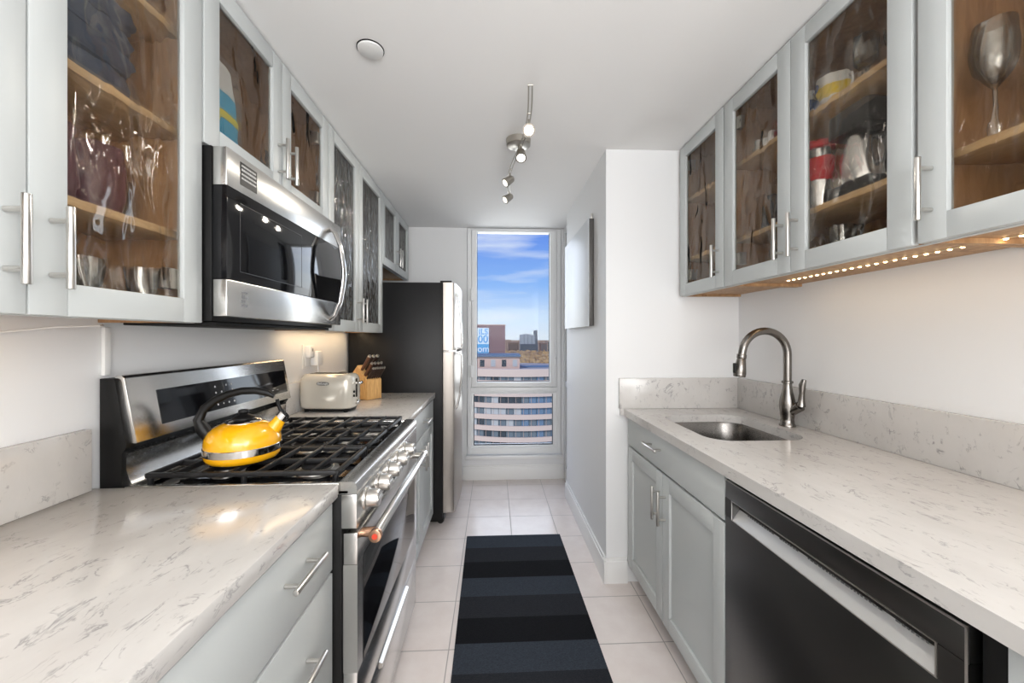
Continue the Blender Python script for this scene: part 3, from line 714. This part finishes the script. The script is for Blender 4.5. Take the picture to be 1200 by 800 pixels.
B().cyl((.133, 0, .045), (.150, 0, .045), .013, .012, 20, .002).build('dial', 'chrome', r, world=False)
for zz in (.080, .100): B().cyl((.133, -.03, zz), (.139, -.03, zz), .006).build('button', 'black', r, world=False)
bd = loft(B(), [[(q[0], -.0785, q[1]+.145) for q in [(c_[0], c_[1]) for c_ in superell(.031, .009, 0, 3)]], [(q[0], -.0770, q[1]+.145) for q in [(c_[0], c_[1]) for c_ in superell(.031, .009, 0, 3)]]]).build('logo_plate', 'logo', r, world=False)
text(None, 'logo_text', "De'Longhi", .0125, 'ceramic', bd, (0, -.0790, .145), basis((1, 0, 0), (0, 0, 1)), world=False, bold=.0002)

# ------------------------------------------------------------------ knife block
r = thing('knife_block', 'light wooden knife block full of knives beside the toaster', 'knife block', (-.725, 2.392, .9155), math.atan2(.095, .058)-PI/2)
# local +x is the front (where the knives lean), local y the width
B().prism([(-.155, 0), (0, 0), (0, .118), (-.052, .150), (-.085, .205), (-.155, .128)], 'y', -.055, .055, .002).build('block', 'blockwood', r, world=False)
kd = Vector((.62, 0, .78)).normalized()
def knife(lx, ly, lz, ln, m_, group='knives in the wooden block', label='dark handled knife standing in the wooden knife block', bolster=True, rr=.0085):
    # knives are lifted out: things of their own
    mw = Matrix.Translation(r.location) @ Matrix.Rotation(r.rotation_euler[2], 4, 'Z')
    k = thing('knife', label, 'knife', mw @ Vector((lx, ly, lz)), r.rotation_euler[2], group)
    B().tube([-kd*.002, kd*(ln*.12), kd*(ln*.5), kd*(ln*.88), kd*ln], rr, 10, rs=[rr*.8, rr, rr*.92, rr*1.1, rr*.8], up=(0, 1, 0), flatx=1.0).build('handle', m_, k, world=False)
    B().tube([kd*(ln-.004), kd*(ln+.006)], rr, 12, rs=[rr*1.12, rr*.9]).build('pommel', 'nickel', k, world=False)
    B().box(-.012, .006, -.0012, .0012, -.0008, .0008).rot(Matrix.Rotation(-.9, 4, 'Y')).build('blade', 'chrome', k, world=False)
ORD = ['leftmost', 'second from the left', 'third from the left', 'third from the right', 'second from the right', 'rightmost']
for i, ly in enumerate((-.034, -.004, .026)): knife(-.068, ly, .178, .105, 'knife_brown' if i == 0 else 'knife_handle', rr=.010, label='large dark handled knife in the back row of the wooden block, '+('leftmost', 'middle', 'rightmost')[i])
for i, ly in enumerate((-.036, -.012, .012, .036)): knife(-.040, ly, .144, .095, 'knife_brown' if i == 0 else 'knife_handle', label='dark handled knife in the middle row of the wooden block, '+(ORD[:2]+ORD[4:])[i])
for i, ly in enumerate((-.042, -.025, -.008, .009, .026, .043)): knife(-.012, ly, .127, .080, 'knife_handle', rr=.0062, label='small steak knife in the front row of the wooden block, '+ORD[i], group='steak knives in the wooden block')

# ------------------------------------------------------------------ outlet and plugs
r = thing('wall_outlet', 'white wall outlet plate behind the toaster', 'outlet', (WL, 2.112, 1.12))
B().box(WL+.0005, WL+.006, 2.070, 2.150, 1.125, 1.250, .002).build('plate', 'white_plastic', r)
B().box(WL+.006, WL+.0085, 2.092, 2.128, 1.140, 1.236, .001).build('receptacle', 'trim', r)
r = thing('plug_adapter', 'white plug adapter in the wall outlet, upper left one', 'plug', (WL+.009, 2.11, 1.19))
B().box(WL+.009, WL+.036, 2.085, 2.140, 1.182, 1.245, .006).build('housing', 'white_plastic', r)
B().box(WL+.0362, WL+.0372, 2.106, 2.118, 1.215, 1.23).build('indicator', 'logo', r)
r = thing('plug_adapter', 'white box plug adapter right of the outlet with a cord', 'plug', (WL+.009, 2.2, 1.14))
B().box(WL+.0015, WL+.045, 2.155, 2.225, 1.135, 1.215, .008).build('housing', 'white_plastic', r)
B().tube([(WL+.03, 2.19, 1.137), (WL+.03, 2.19, 1.10), (WL+.04, 2.20, 1.072), (WL+.05, 2.19, .99), (WL+.035, 2.17, .935), (WL+.06, 2.16, .919)], .003, 8).build('cord', 'white_plastic', r)

# under cabinet wire at the near left
tag(B().tube([(-.985, 1.02, 1.322), (-.96, 1.0, 1.318), (-.93, .96, 1.317), (-.97, .90, 1.312), (-.995, .80, 1.296), (-.995, .62, 1.28), (-.995, .5, 1.29)], .002, 8).build('light_cable', 'white_plastic'), 'thin white wire sagging under the nearest left wall cabinet', 'cable')
tag(B().box(WL+.001, WL+.011, 1.034, 1.052, 1.192, 1.316, .002).build('cable_channel', 'white_plastic'), 'white vertical cable channel on the wall behind the range', 'cable cover')

# ------------------------------------------------------------------ led strips
def led_strip(label, x, y0, y1, z, n, power, wx=.012):
    r = thing('led_strip', label, 'light', (x, (y0+y1)/2, z))
    B().box(x-.005, x+.005, y0, y1, z-.0022, z-.0002).build('tape', 'ledtape', r)
    pr = None
    for i in range(n):
        y = y0+(y1-y0)*(i+.5)/n
        if pr is None:
            pr = B().lathe([(.0045, 0), (.004, -.0025), (0, -.0035)], seg=10).build('led', 'led', r, world=False); c = pr
        else: c = pr.copy(); COL.objects.link(c)
        c.parent = r; c.location = Vector((x, y, z-.0022))-r.location
    d = bpy.data.lights.new('strip_glow', 'AREA'); d.shape = 'RECTANGLE'; d.size = .02; d.size_y = y1-y0; d.energy = power; d.color = (1, .74, .45)
    o = bpy.data.objects.new('strip_glow', d); COL.objects.link(o); o.parent = r; o.location = (0, 0, -.008)
    return r
led_strip('warm led strip under the right wall cabinets, running to the photo edge', 1.165, .30, 1.50, ZR+.012, 44, .4)
led_strip('warm led strip under the left cabinet beside the refrigerator', -.93, 1.85, 2.64, 1.332, 26, .8)
led_strip('warm led strip under the nearest left wall cabinet', -.90, .32, .80, 1.339, 16, .25)

# ------------------------------------------------------------------ ceiling things
r = thing('ceiling_cover', 'round white flush cover plate on the ceiling', 'ceiling cover', (-.424, 1.354, H))
B().lathe([(0, -.010), (.038, -.010), (.042, -.008), (.043, -.0005), (0, -.0005)], (-.424, 1.354, H), 40).build('disc', 'white_plastic', r)
B().lathe([(.043, -.0035), (.0455, -.0035), (.0455, -.0004), (.043, -.0004)], (-.424, 1.354, H), 40).build('rim', 'blackmatte', r)

r = thing('track_light', 'curved nickel ceiling track light with four spot heads', 'ceiling light', (.12, 1.93, H))
B().lathe([(0, -.034), (.052, -.034), (.060, -.029), (.062, -.0005), (0, -.0005)], (.122, 1.945, H), 36).build('canopy', 'brush_lamp', r)
rail = []
for i in range(25):
    q = i/24; y = 1.44+1.10*q; rail.append((.135-.035*q+.022*math.sin(q*2*PI*1.0), y, H-.052))
b = B()
for dx in (-.007, .007): b.tube([(q[0]+dx, q[1], q[2]) for q in rail], .0028, 8)
for i in range(0, 25, 4): b.cyl((rail[i][0]-.009, rail[i][1], rail[i][2]), (rail[i][0]+.009, rail[i][1], rail[i][2]), .004)
b.cyl((rail[11][0], rail[11][1], H-.03), (rail[11][0], rail[11][1], H-.055), .006)
b.build('rail', 'brush_lamp', r)
heads = [((.150, 1.660), (-.05, -.80, -.60), 'bulb'), ((.118, 1.915), (-.03, -.55, -.85), 'bulb'), ((.108, 2.240), (-.80, -.25, -.62), 'bulb_dim'), ((.098, 2.500), (-.78, -.30, -.60), 'bulb_dim')]
for (hx, hy), dr_, m_ in heads:
    q = min(rail, key=lambda k_: abs(k_[1]-hy)); top = Vector((q[0], q[1], q[2])); d_ = Vector(dr_).normalized()
    c = Vector((q[0], q[1], H-.092))
    b = B(); b.cyl(top, c, .004); b.cyl(c-d_*.026, c-d_*.018, .012, .019, 24); b.cyl(c-d_*.018, c+d_*.034, .0195, .027, 24)
    b.cyl(c-Vector((0, 0, -.004)), c+Vector((0, 0, .012)), .007)
    hd_ = b.build('spot_head', 'brush_lamp', r)
    B().cyl(c+d_*.0335, c+d_*.036, .019, seg=24).build('lamp_face', m_, hd_)
    l = bpy.data.lights.new('spot_glow', 'SPOT'); l.energy = 16 if m_ == 'bulb' else 10; l.spot_size = 1.9; l.spot_blend = .8; l.shadow_soft_size = .03; l.color = (1, .92, .80)
    lo = bpy.data.objects.new('spot_glow', l); COL.objects.link(lo); lo.location = c+d_*.042-r.location; lo.rotation_euler = d_.to_track_quat('-Z', 'Y').to_euler(); lo.parent = r

# ------------------------------------------------------------------ wall panel on the hall wall
r = thing('wall_panel', 'glossy pale panel with dark edges hanging on the white hall wall', 'wall panel', (XH, 2.62, 1.35))
B().box(XH-.030, XH-.001, 2.262, 3.02, 1.357, 1.99, .002).build('panel_body', 'canvas_edge', r)
B().box(XH-.034, XH-.030, 2.262, 3.02, 1.355, 1.992, .001).build('panel_face', 'canvas', r)
B().box(XH-.012, XH-.001, 2.29, 2.31, 1.99, 2.03, .002).build('hanger', 'nickel', r)

# ------------------------------------------------------------------ rug
b = B().box(-.175, .428, .15, 2.515, .0005, .009, .003)
for v in b.bm.verts: v.co.x += (2.515-v.co.y)*.013
tag(b.build('rug', 'rug'), 'runner rug in dark blue, grey and black bands on the tiled floor', 'rug')

# ------------------------------------------------------------------ tableware inside the cabinets
def lathe_thing(name, label, cat, loc, prof, m_, group=None, seg=24, sx=1):
    o = B().lathe(prof, seg=seg, sx=sx).build(name, m_, None); o.location = loc; return tag(o, label, cat, group)
TUMB = [(0, 0), (.026, 0), (.033, .10), (.0315, .10), (.025, .004), (0, .004)]
NTH = ['nearest the camera', 'second from the camera', 'third from the camera', 'fourth from the camera', 'fifth from the camera', 'sixth from the camera', 'seventh from the camera', 'farthest from the camera']
def row(name, label, cat, prof, m_, pts, group):
    first = None; pts = sorted(pts, key=lambda q: q[1])
    for i, q in enumerate(pts):
        if first is None: c = first = lathe_thing(name, label, cat, q, prof, m_, group)
        else:
            c = first.copy(); COL.objects.link(c); c.location = q
        c['label'] = label+', '+(NTH[i] if i < len(pts)-1 or len(pts) == 1 else NTH[7])
# right, sink cabinet: bottom row, floor of cabinet at ZR+.028
zb = ZR+.029
row('tumbler', 'clear tumbler in the cabinet over the sink', 'glass', TUMB, 'clear', [(1.08+.075*(i % 3), .92+.078*i, zb) for i in range(8)], 'tumblers over the sink')
# middle shelf
zs = 1.7035
r = thing('canister', 'red and black lidded travel press with red band in the cabinet over the sink', 'canister', (1.05, 1.205, zs))
B().lathe([(0, 0), (.036, 0), (.038, .004), (.038, .10), (0, .10)]).build('body', 'silver', r, world=False)
B().box(-.040, .0, -.012, .012, .01, .095, .003).build('black_grip', 'charcoal', r, world=False)
B().lathe([(.0395, .085), (.0405, .085), (.0405, .155), (.0395, .155), (.0395, .085)]).build('red_sleeve', 'red', r, world=False)
B().lathe([(0, .1), (.030, .1), (.032, .185), (0, .185)]).build('glass_part', 'silver', r, world=False)
B().lathe([(.034, .186), (.042, .188), (.042, .205), (.030, .215), (0, .218)]).build('lid', 'red', r, world=False)
r = thing('coffee_maker', 'black coffee maker with steel front in the cabinet over the sink', 'coffee maker', (1.095, 1.075, zs))
B().box(-.075, .07, -.065, .065, 0, .035, .006).box(.0, .07, -.065, .065, .035, .24, .006).box(-.08, .07, -.068, .068, .175, .25, .01).build('housing', 'charcoal', r, world=False)
B().lathe([(0, .037), (.045, .037), (.050, .08), (.046, .13), (.036, .165), (0, .166)], (-.03, 0, 0)).build('carafe', 'silver', r, world=False)
B().tube([(-.03, -.045, .15), (-.035, -.075, .14), (-.035, -.08, .09), (-.03, -.052, .07)], .006, 8).build('carafe_handle', 'charcoal', r, world=False)
# top shelf mugs
zs = 2.0135
def mug(label, loc, m_, band, group=None, rz=0):
    r = thing('mug', label, 'mug', loc, rz, group)
    B().lathe([(0, 0), (.034, 0), (.038, .006), (.038, .088), (.0355, .088), (.034, .008), (0, .008)]).build('cup', m_, r, world=False)
    B().tube([(0, -.036, .072), (0, -.058, .068), (0, -.062, .045), (0, -.052, .024), (0, -.036, .02)], .005, 8, up=(1, 0, 0)).build('handle', m_, r, world=False)
    if band:
        for i, bm_ in enumerate(band):
            a = i*1.25
            B().lathe([(.0383, .02+.02*(i % 2)), (.0388, .021+.02*(i % 2)), (.0388, .055+.02*(i % 2)), (.0383, .056+.02*(i % 2))], seg=24).build('painted_band', bm_, r, world=False) if i == 0 else \
            B().cyl((-.0375*math.cos(a*.4), .0375*math.sin(a*.4), .06), (-.0392*math.cos(a*.4), .0392*math.sin(a*.4), .06), .014, seg=14).build('painted_dot', bm_, r, world=False)
mug('white mug with blue band and yellow dots on the top shelf over the sink', (1.05, 1.265, zs), 'ceramic', ['blue_print', 'yellow_print', 'yellow_print'])
mug('white mug with yellow band beside the blue banded mug over the sink', (1.06, 1.165, zs), 'ceramic', ['yellow_print', 'blue_print', 'blue_print'])
row('goblet', 'smoky goblet on the top shelf over the sink', 'glass', [(0, 0), (.03, 0), (.03, .003), (.005, .008), (.004, .06), (.03, .085), (.034, .12), (.028, .15), (.027, .15), (.032, .12), (.028, .09), (0, .066)], 'clear', [(1.08, 1.08, zs), (1.10, .99, zs)], 'goblets over the sink')
# far leaf of the sink cabinet
lathe_thing('saucepan', 'black stacked saucepan on the middle shelf behind the far sink cabinet door', 'pan', (1.10, 1.345, 1.7035), [(0, 0), (.05, 0), (.056, .01), (.056, .07), (.050, .075), (.050, .12), (.02, .13), (.018, .15), (0, .15)], 'charcoal')
lathe_thing('black_jug', 'black jug beside the saucepan behind the far sink cabinet door', 'jug', (1.11, 1.475, 1.7035), [(0, 0), (.04, 0), (.05, .03), (.045, .09), (.034, .12), (.04, .14), (0, .14)], 'charcoal')
row('steel_cup', 'small steel cup on a shelf over the sink', 'cup', [(0, 0), (.022, 0), (.027, .06), (.025, .06), (.02, .003), (0, .003)], 'silver', [(1.07, 1.44, 2.0135), (1.07, 1.50, 2.0135), (1.10, 1.56, 2.0135)], 'steel cups over the sink')
lathe_thing('red_bowl', 'small red bowl on the top shelf behind the far sink cabinet door', 'bowl', (1.08, 1.355, 2.0135), [(0, 0), (.025, 0), (.042, .03), (.046, .06), (.043, .06), (.038, .03), (0, .006)], 'red')
# end cabinet
lathe_thing('red_cup', 'red cup on the top shelf of the narrow end cabinet', 'cup', (1.08, 1.74, 2.0135), [(0, 0), (.03, 0), (.036, .08), (.033, .08), (.028, .004), (0, .004)], 'red')
lathe_thing('red_jar', 'dark red jar on the middle shelf of the narrow end cabinet', 'jar', (1.08, 1.73, 1.7035), [(0, 0), (.035, 0), (.038, .06), (.025, .09), (.025, .11), (0, .11)], 'plum')
lathe_thing('black_pot', 'black pot on the bottom of the narrow end cabinet', 'pot', (1.09, 1.76, zb), [(0, 0), (.05, 0), (.055, .06), (.05, .065), (.02, .075), (0, .09)], 'charcoal')
# wine glass at right edge
row('wine_glass', 'wine glass in the cabinet at the right edge', 'glass', [(0, 0), (.034, 0), (.034, .003), (.006, .008), (.004, .11), (.02, .13), (.034, .16), (.036, .20), (.030, .25), (.029, .25), (.034, .20), (.031, .16), (.018, .132), (0, .115)], 'clear', [(1.06, .775, 1.7035), (1.09, .67, 1.7035), (1.17, .735, 1.7035)], 'wine glasses at right edge')
# left near cabinet
zb = 1.356
row('tumbler', 'clear tumbler low in the nearest left wall cabinet', 'glass', TUMB, 'clear', [(-.86-.07*(i % 2), .70+.072*i, zb) for i in range(5)], 'tumblers in the near left cabinet')
row('plum_glass', 'plum coloured glass in the nearest left wall cabinet', 'glass', [(0, 0), (.030, 0), (.042, .05), (.044, .10), (.040, .15), (.038, .15), (.042, .10), (.038, .05), (0, .006)], 'plum', [(-.85, .70, 1.5555), (-.86, .795, 1.5555), (-.87, .89, 1.5555)], 'plum glasses')
row('water_goblet', 'clear stemmed glass behind the plum coloured glasses', 'glass', TUMB, 'clear', [(-.94, .74, 1.5555), (-.95, .83, 1.5555), (-.90, .965, 1.5555)], 'glasses behind plum glasses')
def fold(label, z, dx, seed_):
    random.seed(seed_); b = B()
    L = []
    for k, (sw_, hh) in enumerate(((.9, 0), (1, .012), (1.02, .026), (.98, .04), (.85, .048))):
        L.append([(q[0]*sw_+random.uniform(-.003, .003), q[1]*sw_+random.uniform(-.004, .004), hh+random.uniform(-.0015, .0015)) for q in superell(.085, .125, 0, 4, 36)])
    loft(b, L); o = b.build('folded_cloth', 'navy', None); o.location = (-.885+dx, .80, z); tag(o, label, 'cloth', 'folded navy cloths')
for i in range(4): fold('folded dark navy cloth in the lower stack of the nearest left cabinet, '+('bottom one', 'second from bottom', 'second from top', 'top one')[i], 1.8135+.049*i, .004*(i % 2), i)
for i in range(3): fold('folded dark navy cloth on the top shelf of the nearest left cabinet, '+('bottom one', 'middle one', 'top one')[i], 2.0612+.049*i, .003*(i % 2), i+9)
# cabinet over the microwave
r = thing('snack_bag', 'bright blue and white bag with yellow strip in the cabinet above the microwave', 'bag', (-.825, 1.195, 1.829))
r.scale = (1, 1, 1.2)
def bag(z0_, z1_, w0, w1, d0, d1): return loft(B(), [superell(d0, w0, z0_, 3, 28), superell(d1, w1, z1_, 3, 28)])
loft(B(), [superell(.03, .058, 0, 3, 28), superell(.036, .066, .03, 3, 28), superell(.034, .066, .085, 3, 28)]).build('bag_front', 'blue_bag', r, world=False)
loft(B(), [superell(.0348, .0668, .086, 3, 28), superell(.034, .0665, .104, 3, 28)]).build('yellow_strip', 'bag_yellow', r, world=False)
loft(B(), [superell(.034, .066, .105, 3, 28), superell(.030, .064, .15, 3, 28)]).build('bag_upper', 'blue_bag', r, world=False)
loft(B(), [superell(.030, .064, .151, 3, 28), superell(.018, .060, .20, 3, 28), superell(.006, .054, .235, 3, 28)]).build('bag_top', 'bag_white', r, world=False)
lathe_thing('vase', 'dark bottle in the cabinet above the microwave', 'bottle', (-.86, 1.49, 1.829), [(0, 0), (.03, 0), (.034, .05), (.03, .09), (.012, .12), (.012, .15), (0, .15)], 'charcoal')
# cabinet between microwave and refrigerator
for i, (y, z, m_, lab) in enumerate(((1.92, 1.5605, 'amber', 'amber jar behind the streaked glass, lower shelf'), (2.05, 1.5605, 'plum', 'dark plum jar behind the streaked glass, lower shelf'), (1.93, 2.0605, 'bag_yellow', 'yellow packet jar behind the streaked glass, top shelf'),
        (2.08, 1.8305, 'charcoal', 'black jar behind the streaked glass, middle shelf'), (2.36, 1.5605, 'navy', 'navy jar behind the far streaked glass door, lower shelf'), (2.46, 1.8305, 'ceramic', 'white jar behind the far streaked glass door, middle shelf'), (2.36, 1.349, 'amber', 'amber jar behind the far streaked glass door, cabinet bottom'), (1.95, 1.349, 'amber', 'amber jar behind the near streaked glass door, cabinet bottom'))):
    lathe_thing('storage_jar', lab, 'jar', (-.86, y, z), [(0, 0), (.045, 0), (.047, .01), (.047, .12), (.035, .135), (.037, .155), (0, .16)], m_)

# ------------------------------------------------------------------ outside
def outlet(u, v, Y):     # point seen at a pixel, at distance Y along the corridor
    th = math.atan(21/455); a = (u-600)/455; b_ = (395-v)/455
    dx = a*math.cos(th)+math.sin(th); dy = -a*math.sin(th)+math.cos(th); k = Y/dy
    return Vector((dx*k, Y, EYE+b_*k))
struct_g = B().box(-4000, 4000, 40, 8000, -62, -60).build('ground', 'ground'); struct(struct_g)
# curved tower
CX, CY, RR = 7.5, 126, 31
r = thing('apartment_tower', 'curved apartment tower with pink brick bands just outside the window', 'building', (CX, CY, -60))
def wedge(b, r0, r1, a0, a1, z0_, z1_, n=1):
    for i in range(n):
        A0 = a0+(a1-a0)*i/n; A1 = a0+(a1-a0)*(i+1)/n
        P_ = [(CX+q*math.sin(a_), CY-q*math.cos(a_)) for q, a_ in ((r0, A0), (r0, A1), (r1, A1), (r1, A0))]
        b.prism(P_, 'z', z0_, z1_)
    return b
b = wedge(B(), 5, RR-1, -1.3, 1.3, -60, -7.2, 24); b.build('core', 'pane_dark', r)
b = B(); FL = 2.80
for k in range(19):
    zt = -6.6-FL*k; wedge(b, RR-1.5, RR, -1.2, 1.2, zt-1.15-(.7 if k == 0 else 0), zt, 40)
b.build('brick_bands', 'brick_band', r)
random.seed(3)
for k in range(8):
    zt = -6.6-FL*k-1.15-(.7 if k == 0 else 0); zb_ = -6.6-FL*(k+1)
    for j in range(12):
        a0 = -.46+j*.062
        m_ = random.choice(['pane_dark', 'pane_dark', 'pane_mid', 'pane_pale', 'pane_mid']) if j < 7 else random.choice(['pane_blue', 'pane_blue', 'pane_mid'])
        w_ = wedge(B(), RR-1.0, RR-.5, a0+.002, a0+.060, zb_, zt); w_ = w_.build('window', m_, r, smooth=False)
b = B()
for j in range(40):
    a0 = -1.2+j*.062; wedge(b, RR-1, RR-.4, a0+.0135, a0+.0155, -60, -7.3)
b.build('mullions', 'brick_pink', r)
b = wedge(B(), 2, RR-.3, -1.2, 1.2, -7.2, -7.0, 30); b.build('roof', 'roof_grey', r)
pA = outlet(545, 418, 102); pB = outlet(609, 433, 102)
b = B().box(pA.x, pB.x, 102, 112, -7.0, pA.z); ph = b.build('penthouse', 'brick_pink', r)
for j in range(5):
    xx = pA.x+(pB.x-pA.x)*(j+.35)/5; B().box(xx, xx+1.2, 101.9, 102.1, -6.4, -4.6).build('window', 'pane_dark' if j % 2 else 'pane_pale', ph)
B().box(pA.x-.5, pB.x+.3, 101.5, 113, pA.z, pA.z+.5).build('flat_roof', 'roof_blue', ph)
q1 = outlet(612, 425, 106); B().box(q1.x, q1.x+14, 106, 112, -7, q1.z-1.1).build('plant_room', 'roof_blue', r)
# brown building with a banner sign
sA = outlet(520, 381, 128); sB = outlet(592, 440, 128)
r = thing('office_block', 'brown brick block with a blue and white banner left in the window view', 'building', (sB.x-6, 130, -60))
B().box(sA.x, sB.x, 128, 150, -60, sA.z).build('walls', 'brick_brown', r)
B().box(sA.x, sB.x+.2, 127.8, 150, sA.z, sA.z+.3).build('parapet', 'brick_pink', r)
a = outlet(550, 384, 127.7); c = outlet(573, 403, 127.7); e2 = outlet(573, 415, 127.7)
sg = B().box(a.x, c.x, 127.6, 127.8, c.z, a.z).build('banner', 'sign_white', r)
sb_ = B().box(a.x, c.x, 127.6, 127.8, e2.z, c.z).build('banner_base', 'sign_blue', r)
TM = basis((1, 0, 0), (0, 0, 1))
for s_, u, v, sz, m_, pr_ in (('ILS', 566.3, 388.8, 2.6, 'sign_blue', sg), ('00', 566.0, 397.6, 3.4, 'sign_blue', sg), ('om', 566.5, 409, 3.0, 'sign_white', sb_)):
    q = outlet(u, v, 127.5); text(None, 'banner_text', s_, sz, m_, pr_, q, TM, depth=.03, bold=.03)
# belt of autumn trees in front of the skyline
M['autumn'] = mat('autumn_trees', (.3, .2, .1), .95)
t, p = nodes(M['autumn']); h_ = noise(t, coords(t, (.05, .05, .09)), 2, 8, .7)
t.links.new(rampn(t, h_, [(.35, (.10, .07, .045)), (.48, (.33, .20, .09)), (.58, (.52, .34, .12)), (.7, (.42, .36, .30))]), p.inputs['Base Color'])
random.seed(5); b = B(); G = []
for i in range(90):
    x = 10+i*1.6; rowv = []
    for j in range(16): rowv.append(b.bm.verts.new((x, 330+j*12, -29+j*.85+random.uniform(-1.6, 1.6)-(30 if j == 0 else 0))))
    G.append(rowv)
for i in range(89):
    for j in range(15): b.bm.faces.new((G[i][j], G[i+1][j], G[i+1][j+1], G[i][j+1]))
o = b.build('autumn_trees', 'autumn', None, smooth=False); tag(o, 'belt of brown and golden autumn trees below the skyline in the window', 'trees'); o['kind'] = 'stuff'
# dark high-rise
def far_block(name, label, u0, u1, vt, Y, m_, wm, group=None, dep=40):
    a = outlet(u0, vt, Y); c = outlet(u1, vt, Y)
    r = thing(name, label, 'building', ((a.x+c.x)/2, Y, -60), group=group)
    B().box(a.x, c.x, Y, Y+dep, -60, a.z).build('walls', m_, r)
    b = B(); n = max(2, int((u1-u0)/2.2))
    for j in range(n):
        xx = a.x+(c.x-a.x)*(j+.3)/n; b.box(xx, xx+(c.x-a.x)/n*.4, Y-.5, Y, -45, a.z-2)
    b.build('window_rows', wm, r); return r
r = thing('high_rise', 'dark grey stepped high-rise on the skyline in the window view', 'building', (40, 700, -60))
for (u0, u1, vt) in ((610, 614, 392), (614.5, 618.5, 391), (619, 623, 391.5), (623.5, 627, 392.5), (627.2, 629.8, 387)):
    a = outlet(u0, vt, 700); c = outlet(u1, vt, 700); B().box(a.x, c.x, 700, 730, -60, a.z).build('tower_bay', 'tower_light' if u0 < 627 else 'tower_dark', r)
a = outlet(609.5, 404, 705); c = outlet(630, 404, 705); B().box(a.x, c.x, 698, 728, -60, outlet(609, 403, 700).z).build('podium', 'tower_dark', r)
far_block('distant_block', 'low brown block left of the dark high-rise on the skyline', 596, 608, 401, 640, 'far_brown', 'pane_dark')
far_block('distant_block', 'tan block just behind the brown banner building on the skyline', 590, 599, 398, 900, 'far_tan', 'far_brown')
far_block('distant_block', 'brown block right of the dark high-rise on the skyline', 634, 641, 402, 800, 'far_brown', 'pane_mid')
far_block('distant_block', 'tan block at the right edge of the skyline in the window', 641.5, 652, 399.5, 900, 'far_tan', 'pane_dark')
far_block('distant_block', 'low tan block behind the dark high-rise on the skyline', 604, 636, 399.5, 1500, 'far_tan', 'far_brown')
